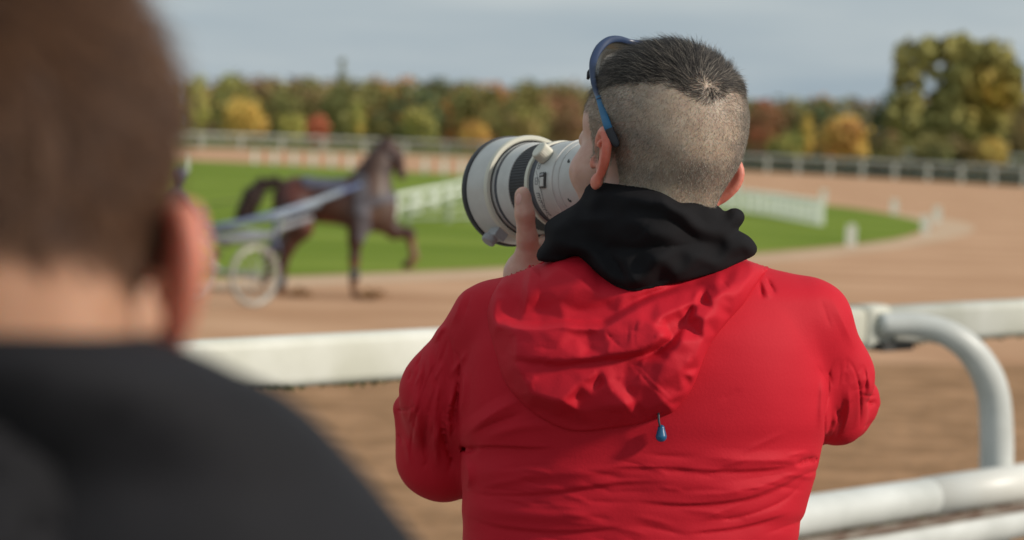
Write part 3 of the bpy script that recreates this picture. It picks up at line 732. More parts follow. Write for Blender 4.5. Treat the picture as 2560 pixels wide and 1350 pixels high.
MB().tube([sw(690, 545, -.15), sw(690, 600, -.15), sw(655, 640, -.15)], [.03, .045, .03], 8).build('wheel_fork', m_blue, sul, smooth=True)
MB().tube([sw(690, 600, -.15), sw(700, 635, -.14)], .03, 8).build('wheel_fork', m_blue, sul, smooth=True)
m_guard = mat('pale_mud_guard', (.40, .39, .36), .5)
seat = sw(425, 592, .35)
MB().box(seat, fw*.22, sd*.24, zz*.035, .05).build('seat', m_blue, sul, smooth=True)
MB().tube([seat-zz*.03, (c1+c2)/2], .03, 8).build('seat_post', m_frame, sul, smooth=True)
# --- driver, almost hidden behind the dark haired head
drv = empty('person', seat, 'harness driver in dark blue silks and helmet sitting in the sulky', 'person')
m_silk = mat('driver_silks', (.04, .045, .07), .6, (.06, .065, .09), 8); m_skin2 = mat('driver_skin', (.45, .26, .19), .5)
def dl(a, b, c): return c2w(Q(0, 0, 0))*0+np.array(seat)+fw*a+sd*b+zz*c          # world
def toq(p): r = np.asarray(p)-CAM; return np.array([r@Rv, r@Uv, r@Fv])
K = lambda a, b, c: toq(dl(a, b, c))
Bd = [c_(K(0, 0, .12), K(.02, 0, .38), .15, .15, .06), c_(K(.02, -.13, .50), K(.02, .13, .50), .09, .09, .06), c_(K(.02, 0, .38), K(.02, 0, .5), .15, .13, .06), c_(K(.03, 0, .55), K(.05, 0, .66), .055, .05, .03), e_(K(.07, 0, .76), (.09, .12, .10), k=.03)]
for s in (-1, 1):
    Bd += chain([K(.02, s*.2, .50), K(.14, s*.24, .26), K(.38, s*.15, .32)], [.06, .045, .035], .03)
    Bd += chain([K(0, s*.1, .08), K(.36, s*.2, .16), K(.62, s*.26, -.05), K(.70, s*.26, -.08)], [.095, .07, .045, .05], .04)
    Bd += [e_(K(.42, s*.15, .33), (.045, .04, .045), k=.02)]
c0 = K(.3, 0, .3)
sculpt('body', sdf(Bd), c0-1.0, c0+1.0, .022, m_silk, drv)
hm = sdf([e_(K(.07, 0, .80), (.125, .105, .125), k=.02)], [c_(K(.25, 0, .68), K(.25, 0, .66), .13, .13, .02)])
sculpt('helmet', hm, K(.07, 0, .8)-.2, K(.07, 0, .8)+.2, .015, m_blue, drv)
MB().tube([sw(535, 628, .1), sw(548, 640, .1)], [.05, .045], 10).build('boot', mat('boot_leather', (.03, .02, .018), .5), drv, smooth=True)
# sand kicked up by the hooves
cl = MB()
for cx, cy in ((750, 738), (930, 738)):
    for i in range(260):
        p = P(cx+rng.normal()*15, cy-abs(rng.normal())*8+4, DH-.1+rng.normal()*.1); s = rng.uniform(.006, .022)
        d1 = rng.normal(size=3)*s; d2 = rng.normal(size=3)*s; d3 = rng.normal(size=3)*s
        cl.add([p+d1, p+d2, p+d3, p-d1-d2], [(0, 1, 2), (0, 2, 3), (0, 3, 1), (1, 3, 2)])
o = cl.build('flying_sand', mat('loose_sand', (.33, .19, .09), .95)); tag(o, 'brown sand thrown up behind the hooves of the horse', 'sand', kind='stuff')
# ============================================================ THE MAN IN RED
m_skin = mat('skin', (.62, .38, .30), .5, (.55, .31, .235), 60, 5, bump=.35, bscale=700, bdist=.0004, sss=.35)
m_red = mat('red_shell_fabric', (.56, .014, .029), .65, (.50, .012, .025), 5, 5, bump=.35, bscale=300, bdist=.0006, spec=.14)
m_blk = mat('black_sweatshirt', (.0105, .0098, .011), .9, (.015, .014, .0155), 6, 5, bump=.4, bscale=1400, bdist=.0004, spec=.12)
m_trs = mat('dark_trousers', (.03, .032, .04), .8, (.045, .045, .05), 8)

def head_frame(px, py, d, yaw, roll, pitch, s):
    o = Q(px, py, d); y = math.radians(yaw)
    Y = np.array([-math.sin(y), 0, math.cos(y)]); X = np.array([math.cos(y), 0, math.sin(y)]); Z = np.array([0, 1., 0])
    p = math.radians(pitch); Y, Z = Y*math.cos(p)-Z*math.sin(p), Z*math.cos(p)+Y*math.sin(p)
    t = math.radians(roll); R = np.array([[math.cos(t), math.sin(t), 0], [-math.sin(t), math.cos(t), 0], [0, 0, 1]])   # clockwise as seen
    Mx = np.stack([R@X, R@Y, R@Z], 1)                                     # columns
    return o, Mx, s
MMs = .001
def head_prims(flare=1.0, thick=3.0, necklen=80, neckr=51, neckw=2, sidew=0):
    e = lambda c, r, k=22, R=None: e_(np.array(c)*MMs, np.array(r)*MMs, R, k*MMs)
    c = lambda a, b, ra, rb, k=18: c_(np.array(a)*MMs, np.array(b)*MMs, ra*MMs, rb*MMs, k*MMs)
    H = [e((0, -8, 50), (73, 92, 80)), e((0, -32, 55), (75, 68, 66)), e((0, -52, 18), (58, 48, 50)), e((0, 50, 48), (58, 40, 44)), e((0, 50, -12), (57, 42, 58)),
         e((42, 55, -10), (22, 27, 19)), e((-42, 55, -10), (22, 27, 19)), c((50, 12, -52), (18, 72, -88), 15, 15), c((-50, 12, -52), (-18, 72, -88), 15, 15),
         e((0, 40, -60), (46, 45, 32)), e((0, 78, -92), (19, 15, 15), 14), e((0, 70, -60), (32, 26, 28)), c((-34, 83, 27), (34, 83, 27), 10, 10, 12),
         c((0, 92, 14), (0, 111, -24), 7, 11, 10), e((9, 101, -31), (8, 10, 7), 6), e((-9, 101, -31), (8, 10, 7), 6), c((-20, 91, -61), (20, 91, -61), 5.5, 5.5, 6),
         c((-18, 92, -53), (18, 92, -53), 4.5, 4.5, 5),
         c((0, -20, -15), (0, -18, -necklen), neckr, neckr+neckw, 26), c((17+sidew, -46, -5), (20+sidew, -42, -necklen*.62), 24, 22, 20), c((-17-sidew, -46, -5), (-20-sidew, -42, -necklen*.62), 24, 22, 20)]
    for s in (-1, 1):
        pts = [(72, 6, 4), (77, 2, 20), (84, -9, 27), (93, -20, 24), (98, -25, 9), (95, -22, -8), (86, -13, -22), (78, -5, -30)]
        if flare > 0 and s < 0: pts = [(72, 6, 4), (75, 2, 19), (79, -9, 28), (83, -20, 26), (85, -27, 10), (83, -24, -8), (79, -14, -22), (76, -5, -30)]
        pts = [(s*(x-flare_off*(1-flare)), y, z*(.9+.01*flare)) for (x, y, z), flare_off in zip(pts, (0, 0, 1, 4, 5, 5, 3, 1))]
        pts = catmull(pts, 3)
        H += [c(pts[i], pts[i+1], *(float(np.interp((i+o)/(len(pts)-1), [0, .2, .4, .6, .8, 1], [3.2, 4.4, 5.2, 4.2, 3.6, 4.2])) for o in (0, 1)), 3) for i in range(len(pts)-1)]
        al = math.radians(15 if (flare > 0 and s < 0) else 28+14*flare)                     # ear plate turned out from the skull
        n = np.array([s*math.cos(al), math.sin(al), 0]); t = np.array([s*math.sin(al)*1, -math.cos(al), 0])
        H += [e((s*(77 if (flare > 0 and s < 0) else 84), -11, 0), (thick, 17, 25), 4, np.stack([n, t, [0, 0, 1]])), e((s*78, -6, -28), (4.5, 8, 8), 5), e((s*75, 8, -6), (4, 4, 7), 4),
              c((s*80, -6, 12), (s*84, -15, 14), 3, 3, 3)]
    sub = [e((32, 92, 10), (14, 9, 9), 8), e((-32, 92, 10), (14, 9, 9), 8)]
    for s in (-1, 1): sub += [e((s*79, 0, -2), (6, 5, 8), 3)]
    return H, sub
def make_head(fr, parent_f=None, **k):
    o, Mx, s = fr; H, sub = head_prims(**k); g = sdf(H, sub)
    return lambda q: g(((q-o)@Mx)/s)*s
def to_local(fr, q): return ((q-fr[0])@fr[1])/fr[2]
def from_local(fr, p): return fr[0]+fr[2]*(np.asarray(p)@fr[1].T)

HF = head_frame(1636, 420, 2.80, 33, 9.5, 4, 1.07)
foot = G(1640, 675, 0); foot = np.array([P(1620, 675, 2.84)[0], P(1620, 675, 2.84)[1], TERR])
man = empty('person', foot, 'man in bright red hooded jacket seen from behind, cropped greying hair, photographing', 'person')
headf = make_head(HF)
DL = 2.80
# hand under the lens -------------------------------------------------
LA = math.radians(30); L0 = Q(1530, 449, 2.955); Lax = np.array([-math.sin(LA), -.030, math.cos(LA)]); Lax /= np.linalg.norm(Lax)
Ln = np.array([-math.cos(LA), 0, -math.sin(LA)]); Lu = np.cross(Lax, Ln); Lu = Lu if Lu[1] > 0 else -Lu
def Lp(s, ang, r):                  # ang 0 = side facing us, 90 = top, 180 = far side, -90 = bottom
    return L0+Lax*s+r*(Ln*math.cos(math.radians(ang))+Lu*math.sin(math.radians(ang)))
W_ = Q(1322, 728, 3.035)
hand = chain([W_, Q(1330, 690, 3.035), Lp(.118, -75, .088)], [.027, .031, .020], .02)
hand += [c_(Q(1312, 690, 3.02), Q(1322, 640, 3.01), .021, .017, .015)]
hand += chain([Q(1322, 650, 3.012), Q(1318, 596, 2.995), Q(1312, 535, 2.985), Q(1305, 488, 2.985)], [.0165, .0125, .0115, .0085], .006)
hand += [e_(Q(1309, 505, 2.986), (.0095, .018, .0085), k=.006)]
for i, sx in enumerate((.090, .112, .134, .155)):
    kn = Lp(sx, -88, .072)
    hand += chain([Q(1345, 665, 3.04), kn, Lp(sx, -125, .066), Lp(sx, -165+i*4, .064), Lp(sx, -198+i*6, .063)], [.015, .0105, .0095, .0085, .0075], .007)
hand += chain([Q(1350, 660, 3.03), Lp(.085, -80, .07), Lp(.068, -112, .064)], [.015, .0095, .008], .006)
arm = chain([W_, Q(1250, 930, 3.02), Q(1110, 1180, 2.94)], [.026, .036, .042], .01)
handf = sdf(hand+arm)
rh = Q(1600, 520, 2.99)              # right hand on the camera grip (hidden by the head)
rhand = chain([rh+[.03, -.12, .0], rh+[.03, -.05, .01], rh+[.02, 0, .02]], [.026, .028, .02], .02)
for i in range(4): rhand += chain([rh+[.045, .02-.022*i, .01], rh+[.055, .02-.022*i, .06], rh+[.03, .02-.022*i, .085]], [.010, .0095, .008], .006)
rhand += chain([rh+[.02, 0, 0], rh+[0, .03, -.01]], [.012, .009], .006)
rhandf = sdf(rhand)
V1, F1 = nets(headf, from_local(HF, (0, 0, 0))-.20, from_local(HF, (0, 0, 0))+.20, .0034, refine=1)
V2, F2 = nets(handf, Q(1100, 1250, 2.86), Q(1500, 430, 3.16), .004, refine=1)
V3, F3 = nets(rhandf, rh-.17, rh+.16, .005)
inner = sdf([c_(Q(1640, 620, 2.85), Q(1625, 1500, 2.86), .06, .10, .05)])
V4, F4 = nets(inner, Q(1300, 1800, 2.6), Q(1950, 500, 3.1), .014)
Vb = np.concatenate([V1, V2, V3, V4]); Fb = np.concatenate([F1, F2+len(V1), F3+len(V1)+len(V2), F4+len(V1)+len(V2)+len(V3)])
body = mesh('body', c2w(Vb), Fb, m_skin, man)
# scalp tone: stubble darkens the skin where the hair is clipped, as pigment
lv = to_local(HF, Vb)*1000; px, py = pxof(Vb)
def band_(x, y, pts, w):
    p = catmull(pts, 5); d = np.min(np.hypot(x[:, None]-p[:, 0], y[:, None]-p[:, 1]), 1); return np.exp(-(d/w)**2)
def scalp_mask(l):                  # 1 where hair grows
    x, y, z = l[:, 0], l[:, 1], l[:, 2]
    hl = np.where(y > 42, 50+(y-42)*.45, np.where(y > -14, np.interp(y, [-14, 2, 30, 42], [8, -4, -4, 50]), np.interp(y, [-75, -50, -14], [-62, -58, -25])))
    return np.clip((z-hl)/9+.5, 0, 1)
nh = len(V1); mask = np.zeros(len(Vb)); sm = scalp_mask(lv[:nh])
earm = np.clip((np.abs(lv[:nh, 0])-77)/3, 0, 1)*(lv[:nh, 2] < 34)*(lv[:nh, 1] > -36)
sm *= 1-earm; mask[:nh] = sm
dark = .55*band_(px[:nh], py[:nh], [(1560, 330), (1640, 365), (1700, 395), (1760, 425)], 26)+.5*band_(px[:nh], py[:nh], [(1555, 420), (1640, 440), (1740, 445), (1800, 410)], 22)\
    + .4*band_(px[:nh], py[:nh], [(1530, 230), (1545, 300), (1580, 360)], 40)+.9*band_(px[:nh], py[:nh], [(1868, 240), (1862, 340), (1835, 420)], 14)-.75*band_(px[:nh], py[:nh], [(1700, 260), (1745, 300), (1760, 350), (1690, 330)], 55)-.3*band_(px[:nh], py[:nh], [(1640, 485), (1760, 480)], 22)
dark += .5*vnoise(px[:nh]/34, py[:nh]/26, 4)+.35*vnoise(px[:nh]/14, py[:nh]/12, 5)
skin = np.ones((len(Vb), 3))
stub = np.array([.84, 1.06, 1.02]); dk = np.array([.34, .42, .48])
t = np.clip(.20+.55*dark, 0, 1)[:, None]
sc = stub*(1-t)+dk*t; skin[:nh] = skin[:nh]*(1-sm[:, None])+sc*sm[:, None]
redd = np.clip((np.abs(lv[:nh, 0])-72)/8, 0, 1)*(lv[:nh, 2] < 36)*(lv[:nh, 2] > -45)*(lv[:nh, 1] > -40)*(lv[:nh, 1] < 14)
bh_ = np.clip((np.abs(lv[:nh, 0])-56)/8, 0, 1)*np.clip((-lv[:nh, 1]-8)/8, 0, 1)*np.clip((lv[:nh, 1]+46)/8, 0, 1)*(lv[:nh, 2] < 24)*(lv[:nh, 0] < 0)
skin[:nh] *= 1-bh_[:, None]*np.array([.05, .32, .38])  # shade behind the left ear, painted in as redder, darker skin
skin[:nh] *= 1-redd[:, None]*np.array([-.12, .34, .40])
beard = np.clip((30-lv[:nh, 1])/20, 0, 1)*0
skin[:nh] *= 1-((lv[:nh, 2] < 25)*(lv[:nh, 1] > 10)*(lv[:nh, 2] > -20)).astype(float)[:, None]*.0
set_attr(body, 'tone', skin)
def add_tone(m):
    nt = m.node_tree; b = nt.nodes['Principled BSDF']; src = b.inputs['Base Color'].links[0].from_socket
    a = N(nt, 'ShaderNodeAttribute'); a.attribute_name = 'tone'; x = N(nt, 'ShaderNodeMixRGB', blend_type='MULTIPLY'); x.inputs[0].default_value = 1
    nt.links.new(src, x.inputs[1]); nt.links.new(a.outputs['Color'], x.inputs[2]); nt.links.new(x.outputs[0], b.inputs['Base Color'])
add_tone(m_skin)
# thumb nail
nl = MB(); tp = Q(1300, 492, 2.985)
V, F = nets(sdf([e_(Q(1300, 500, 2.9775), (.0055, .0085, .0022))]), Q(1300, 500, 2.9775)-.014, Q(1300, 500, 2.9775)+.014, .0012)
mesh('thumb_nail', c2w(V), F, mat('nail', (.70, .42, .36), .3), man)

# ---- hair
def hair_mat(name, c1, c2, c3):
    m = bpy.data.materials.new(name); m.use_nodes = True; nt = m.node_tree; b = nt.nodes['Principled BSDF']
    hi = N(nt, 'ShaderNodeHairInfo'); r = N(nt, 'ShaderNodeValToRGB'); r.color_ramp.interpolation = 'LINEAR'
    e = r.color_ramp.elements; e[0].color = (*c1, 1); e[0].position = 0; e[1].color = (*c3, 1); e[1].position = 1
    x = e.new(.72); x.color = (*c2, 1)
    nt.links.new(hi.outputs['Random'], r.inputs[0]); nt.links.new(r.outputs[0], b.inputs['Base Color'])
    b.inputs['Roughness'].default_value = .45; b.inputs['Specular IOR Level'].default_value = .35
    return m
def strands(name, pts, rad, m, parent):          # pts (n,k,3) world, rad (n,k)
    n, k = pts.shape[:2]; hc = bpy.data.hair_curves.new(name); hc.add_curves([k]*n)
    o0 = np.array(parent.location)
    hc.position_data.foreach_set('vector', (pts-o0).astype(np.float32).ravel())
    a = hc.attributes.get('radius') or hc.attributes.new('radius', 'FLOAT', 'POINT'); a.data.foreach_set('value', rad.astype(np.float32).ravel())
    hc.materials.append(m); ob = bpy.data.objects.new(name, hc); COL.objects.link(ob); ob.parent = parent; return ob
def sample(V, F, wgt, n):
    T = V[F]; ar = np.linalg.norm(np.cross(T[:, 2]-T[:, 0], T[:, 3]-T[:, 1]), axis=1)*wgt[F].mean(1); p = ar/ar.sum()
    f = rng.choice(len(F), n, p=p); u, v = rng.random((2, n, 1)); q = T[f]
    P_ = q[:, 0]*(1-u)*(1-v)+q[:, 1]*u*(1-v)+q[:, 2]*u*v+q[:, 3]*(1-u)*v
    nn = np.cross(q[:, 2]-q[:, 0], q[:, 3]-q[:, 1]); nn /= np.linalg.norm(nn, axis=1)[:, None]+1e-12
    return P_, nn
def groom(P_, nn, dirs, length, lift, k, curl=.5, jit=.25, f=None):
    n = len(P_); d = dirs-(dirs*nn).sum(1)[:, None]*nn; d /= np.linalg.norm(d, axis=1)[:, None]+1e-9
    d = d+rng.normal(size=(n, 3))*jit; out = np.empty((n, k, 3)); p = P_.copy(); out[:, 0] = p
    for i in range(1, k):
        t = i/(k-1); a = lift*(1-curl*t)
        v = d+nn*a[:, None]; v /= np.linalg.norm(v, axis=1)[:, None]; p = p+v*(length/(k-1))[:, None]; out[:, i] = p
    return out
V1l = to_local(HF, V1)*1000; p1x, p1y = pxof(V1); front = None
# long/short boundary: drawn where the photo shows it on the back, mirrored round the front
bx = [1440, 1480, 1520, 1580, 1640, 1690, 1730, 1762, 1790, 1815, 1850, 1880]; by = [228, 212, 203, 200, 198, 212, 236, 250, 240, 222, 222, 240]
nrmv = grad(headf, V1, .002); facing = nrmv[:, 2] < .25
topm = np.where(facing, np.clip((np.interp(p1x, bx, by)-p1y)/26+.5, 0, 1), np.clip((V1l[:, 2]-70)/10, 0, 1)*np.clip((82-V1l[:, 1])/10, 0, 1))*sm
m_top = hair_mat('dark_greying_hair', (.022, .018, .017), (.065, .054, .047), (.40, .34, .28))
m_clip = hair_mat('clipped_grey_hair', (.10, .082, .066), (.30, .26, .21), (.70, .64, .54))
whorl = project(headf, Q(1765, 212, 2.71)[None], .05)
for _ in range(6): whorl = project(headf, whorl, .05)
whorl = whorl[0]; forward = HF[1][:, 1]; leftv = -HF[1][:, 0]
def flow(P_, nn):
    r = P_-whorl; dist = np.linalg.norm(r, axis=1)[:, None]; rn = r/(dist+1e-6)
    sw = np.cross(nn, rn); wsw = np.exp(-dist/.035)
    d = rn*(.4+.6*wsw)+sw*.55*wsw+forward*(1-np.exp(-dist/.05))*.9+(P_-from_local(HF, (0, -10, 60)))*0
    side = ((P_-whorl)@HF[1][:, 0])[:, None]; d = d+HF[1][:, 0]*np.clip(side*5, -.45, .45)
    px, py = pxof(P_)
    return d, dist[:, 0]
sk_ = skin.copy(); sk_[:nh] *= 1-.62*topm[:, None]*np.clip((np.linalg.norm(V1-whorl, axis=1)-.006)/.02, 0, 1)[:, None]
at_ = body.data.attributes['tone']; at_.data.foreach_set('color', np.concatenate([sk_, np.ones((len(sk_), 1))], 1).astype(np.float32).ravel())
P_, nn = sample(V1, F1, topm**.7, 32000); d, dist = flow(P_, nn)
Lh = np.interp(dist, [0, .015, .05, .12], [.007, .013, .024, .032])*rng.uniform(.6, 1.25, len(P_))
ppx, ppy = pxof(P_); edge = np.clip((np.interp(ppx, bx, by)-ppy)/45, 0, 1); Lh = np.where(nn[:, 2] < .25, Lh*(.5+.5*edge), Lh)
clump = vnoise(ppx/9, ppy/9, 11)[:, None]*np.array([.5, .5, .2])+vnoise(ppx/20, ppy/20, 12)[:, None]*np.array([.2, -.7, .2])
S = groom(P_, nn, d+clump*1.6, Lh, np.interp(dist, [0, .02, .06], [.22, .32, .5])*rng.uniform(.7, 1.4, len(P_)), 6, curl=.95, jit=.14)
rad = np.linspace(.00017, .00004, 6)[None]*rng.uniform(.7, 1.3, len(P_))[:, None]
strands('top_hair', c2w(S), rad, m_top, man)
dm = np.clip(.5+dark, .12, 1.5); clipm = sm*(1-topm*.9)*(.55+.45*dm)
P_, nn = sample(V1, F1, clipm, 70000); d, dist = flow(P_, nn)
d = d*.25+np.array([0, -1.0, 0])+np.cross(nn, np.array([0, 0, 1.]))*.3
S = groom(P_, nn, d, rng.uniform(.0012, .0034, len(P_)), np.full(len(P_), .9), 3, curl=.3, jit=.35)
strands('clipped_hair', c2w(S), np.linspace(.00007, .00004, 3)[None]*rng.uniform(.6, 1.3, len(P_))[:, None], m_clip, man)
# eyebrows, eyes
for s in (-1, 1):
    ec = from_local(HF, np.array([s*31, 83, 9])*MMs)
    V, F = nets(sdf([e_(ec, (.0125,)*3)]), ec-.02, ec+.02, .002); mesh('eye', c2w(V), F, mat('eye_white', (.7, .68, .65), .2), man)

# ---------------------------------------------------------------- jacket
TAB = [(650, 1600, 190, 2.835, .055), (690, 1610, 300, 2.835, .075), (730, 1618, 400, 2.835, .095), (780, 1620, 432, 2.835, .110), (850, 1617, 452, 2.835, .125), (950, 1613, 466, 2.84, .135), (1050, 1612, 468, 2.845, .138),
       (1120, 1604, 452, 2.85, .138), (1200, 1594, 440, 2.85, .136), (1280, 1584, 430, 2.85, .134), (1350, 1575, 420, 2.85, .132), (1600, 1570, 418, 2.85, .132), (1950, 1570, 430, 2.85, .135)]
LF = loft(TAB)
JP = [c_(Q(1262, 800, 2.835), Q(1450, 745, 2.835), .0445, .045, .03), c_(Q(2002, 795, 2.83), Q(1800, 748, 2.835), .0475, .045, .03),
      c_(Q(1450, 745, 2.835), Q(1590, 700, 2.84), .045, .05, .03), c_(Q(1800, 748, 2.835), Q(1640, 700, 2.84), .045, .05, .03)]
LARM = chain([Q(1232, 815, 2.84), Q(1128, 985, 2.885), Q(1110, 1148, 2.93)], [.050, .057, .0465], .02)+chain([Q(1110, 1148, 2.93), Q(1225, 900, 3.03), Q(1310, 765, 3.04)], [.048, .040, .034], .02)
LARM += [c_(Q(1010, 1022, 2.93), Q(1062, 1140, 2.94), .011, .024, .035)]
RARM = chain([Q(2025, 815, 2.835), Q(2082, 940, 2.87), Q(2095, 1040, 2.90)], [.050, .045, .036], .02)+chain([Q(2118, 1010, 2.94), Q(1950, 850, 3.0), Q(1790, 720, 3.01)], [.036, .040, .034], .02)
RARM += [c_(Q(2150, 990, 2.94), Q(2130, 1060, 2.93), .018, .014, .02), c_(Q(2184, 1008, 2.95), Q(2140, 1040, 2.94), .006, .014, .012)]
JS = [ # folds of back and sleeves, photo pixels
 ('v', [(1115, 875), (1147, 893), (1145, 985), (1132, 1060), (1130, 1095), (1152, 1122)], 3.2, -3.2e-3), ('k', [(1158, 900), (1158, 985), (1146, 1060)], 9, 2e-3),
 ('v', [(1115, 875), (1078, 930), (1052, 1000), (1032, 1080), (1022, 1180)], 2.4, -2.2e-3),
 ('v', [(985, 1026), (1020, 1024), (1046, 1008)], 2.2, -1.8e-3), ('v', [(1045, 1000), (1058, 950), (1062, 905)], 3, -2e-3),
 ('k', [(1112, 900), (1092, 1000), (1086, 1100), (1100, 1190)], 11, 3.2e-3), ('v', [(1100, 930), (1072, 1030), (1062, 1120), (1085, 1210)], 5, -3e-3),
 ('r', [(1050, 950), (1044, 1050), (1046, 1140)], 10, 2.6e-3), ('v', [(1118, 985), (1108, 1060), (1122, 1130), (1148, 1180)], 5, -4.5e-3), ('k', [(1132, 960), (1120, 1040), (1135, 1120)], 8, 3e-3),
 ('s', [(1150, 1128), (1185, 1117), (1250, 1116), (1330, 1120), (1400, 1118)], 7, -3.2e-3, 36, .35), ('v', [(1146, 1112), (1168, 1124), (1200, 1119)], 5, -6e-3),
 ('k', [(1150, 1105), (1180, 1075), (1240, 1030), (1330, 985)], 15, 3.4e-3), ('v', [(1172, 1092), (1230, 1060), (1320, 1030)], 8, -2.6e-3), ('r', [(1200, 1100), (1290, 1070), (1400, 1062)], 12, 1.8e-3),
 ('k', [(1160, 1140), (1172, 1190), (1165, 1230)], 10, 2.2e-3),
 ('k', [(1165, 1185), (1300, 1176), (1450, 1186), (1600, 1176)], 20, 1.8e-3), ('s', [(1158, 1222), (1240, 1236), (1380, 1232), (1540, 1210), (1700, 1204)], 12, -2.4e-3, 34, .3),
 ('s', [(1160, 1290), (1260, 1318), (1420, 1330), (1600, 1312)], 12, -2.3e-3, 34, .3), ('r', [(1158, 1262), (1260, 1280), (1420, 1290), (1560, 1270)], 16, 2e-3),
 ('s', [(1700, 1335), (1850, 1318), (1980, 1282)], 9, -2.6e-3, 30, .3),
 ('s', [(1480, 1172), (1640, 1170), (1800, 1178), (1930, 1172), (2022, 1150)], 11, -2.5e-3, 30, .25), ('v', [(2048, 1148), (2018, 1152), (1985, 1164)], 5, -6e-3),
 ('k', [(2030, 1140), (1960, 1150), (1860, 1150), (1740, 1140)], 13, 2.6e-3), ('s', [(1560, 1250), (1720, 1262), (1860, 1248), (1960, 1212), (2032, 1168)], 11, -2.9e-3, 34, .25),
 ('k', [(2030, 1160), (1960, 1195), (1850, 1228), (1700, 1240)], 14, 2.6e-3), ('v', [(2020, 1190), (1960, 1250), (1860, 1290), (1740, 1305)], 7, -2.2e-3),
 ('v', [(2112, 887), (2076, 920), (2070, 985), (2062, 1045), (2063, 1105), (2076, 1150)], 3, -2e-3), ('r', [(2060, 925), (2056, 1000), (2050, 1080)], 9, 1.8e-3),
 ('v', [(2112, 887), (2138, 930), (2150, 985), (2150, 1080)], 3, -3e-3), ('v', [(2150, 985), (2170, 990), (2194, 988)], 2.2, -2e-3),
 ('k', [(2096, 1025), (2090, 1065), (2070, 1100)], 7, 4e-3), ('v', [(2088, 1012), (2096, 1040), (2086, 1075), (2066, 1105)], 5, -3e-3), ('v', [(2066, 1105), (2080, 1130), (2118, 1122)], 5, -3e-3),
 ('k', [(2120, 960), (2122, 1030), (2100, 1100)], 9, 3e-3), ('r', [(2165, 930), (2175, 970), (2160, 1000)], 7, 2.4e-3), ('v', [(2158, 910), (2166, 950), (2158, 985)], 4, -2.6e-3), ('v', [(2160, 1003), (2178, 1008), (2192, 1000)], 5, -4e-3),
 ('v', [(1915, 690), (1925, 710), (1940, 738)], 5, -3.5e-3), ('k', [(1905, 700), (1915, 725), (1925, 750)], 7, 2.6e-3), ('v', [(1895, 692), (1902, 720), (1906, 750)], 4, -2.8e-3),
 ('k', [(1170, 705), (1150, 760), (1120, 830)], 10, 1.6e-3), ('v', [(1180, 725), (1160, 790)], 8, -1.2e-3), ('r', [(1085, 860), (1098, 830), (1118, 812)], 7, 2e-3), ('k', [(2072, 730), (2105, 800), (2140, 880)], 9, 1.6e-3), ('v', [(2050, 740), (2080, 830)], 9, -1.2e-3)]
for i in range(120):                    # random small pulls: across the lower back, along the sleeves
    a, b, c, d = rng.uniform(0, 1, 4)
    if i < 56: x = 1165+a*830; y = 1130+b*215; th = rng.normal()*.16+(.25 if x > 1700 else -.12); l = 60+d*130; w_ = 4+4*d; am = .9e-3
    elif i < 92: x = 1000+a*135; y = 900+b*300; th = 1.45+rng.normal()*.22; l = 40+d*80; w_ = 3.5+3*d; am = 1.3e-3
    elif i < 108: x = 2075+a*90; y = 930+b*150; th = 1.3+rng.normal()*.4; l = 30+d*60; w_ = 4+3*d; am = .9e-3
    else: x = 1160+a*880; y = 760+b*300; th = rng.normal()*.5+.8; l = 40+d*80; w_ = 6+6*d; am = .5e-3
    JS.append(('k' if c > .5 else 'v', [(x, y), (x+l*.5*math.cos(th)+4, y-l*.5*math.sin(th)), (x+l*math.cos(th), y-l*math.sin(th)+3)], w_, am if c > .5 else -am))
def jf(X, Y):
    H = strokes(X, Y, JS)*np.where(X < 1150, 1.5, np.where(X > 2055, 1.05, 1.15))
    a = vnoise(X/150+Y/420, Y/46-X/330, 21)*2.4e-3*np.clip((Y-1080)/120, 0, 1)+vnoise(X/210, Y/120, 22)*2.2e-3+vnoise(X/60, Y/40, 23)*.5e-3
    return H+a
JFd = Field(940, 2240, 640, 1400, 2, jf)
sleeve_r = sdf(RARM); sleeve_l = sdf(LARM); yoke = sdf(JP)
def jacket(q):
    d = smin(LF(q), yoke(q), .03); d = smin(d, sleeve_l(q), .016); d = smin(d, sleeve_r(q), .016)
    px, py = pxof(q); w = np.clip((2.93-q[..., 2])/.06, 0, 1)*np.clip((1400-py)/40, 0, 1)
    w2 = np.clip((3.0-q[..., 2])/.05, 0, 1)*((px < 1150) | (px > 2050))
    return d-JFd(px, py)*np.maximum(w, w2)
sleeve, JV, JF_ = sculpt('jacket', jacket, Q(900, 1960, 2.62), Q(2300, 600, 3.16), .0072, m_red, man, refine=2, proj=1, thr=.045)
# legs below the frame
T_ = [c_(Q(1570, 1880, 2.85), Q(1570, 1990, 2.85), .14, .15, .06)]
def wq(p): r = np.asarray(p)-CAM; return np.array([r@Rv, r@Uv, r@Fv])
hipc = P(1570, 1950, 2.85)
for s in (-1, 1):
    hp_ = hipc+X0*s*.09; T_ += chain([wq(hp_), wq([hp_[0]+s*.02, hp_[1]+.03, TERR+.46]), wq([hp_[0]+s*.04, hp_[1], TERR+.09])], [.095, .062, .055], .03)
ff = sdf(T_); lo = wq(hipc)-np.array([.4, 1.2, .35]); hi = wq(hipc)+np.array([.4, .15, .45])
sculpt('trousers', ff, lo, hi, .018, m_trs, man)
for s in (-1, 1):
    a = wq([hipc[0]+s*.13, hipc[1]-.05, TERR+.045]); b = wq([hipc[0]+s*.15, hipc[1]+.17, TERR+.035])
    sculpt('shoe', sdf([c_(a, b, .045, .038), c_(a, a+np.array([0, .06, 0]), .045, .05)]), np.minimum(a, b)-.09, np.maximum(a, b)+.12, .012, m_trs, man)

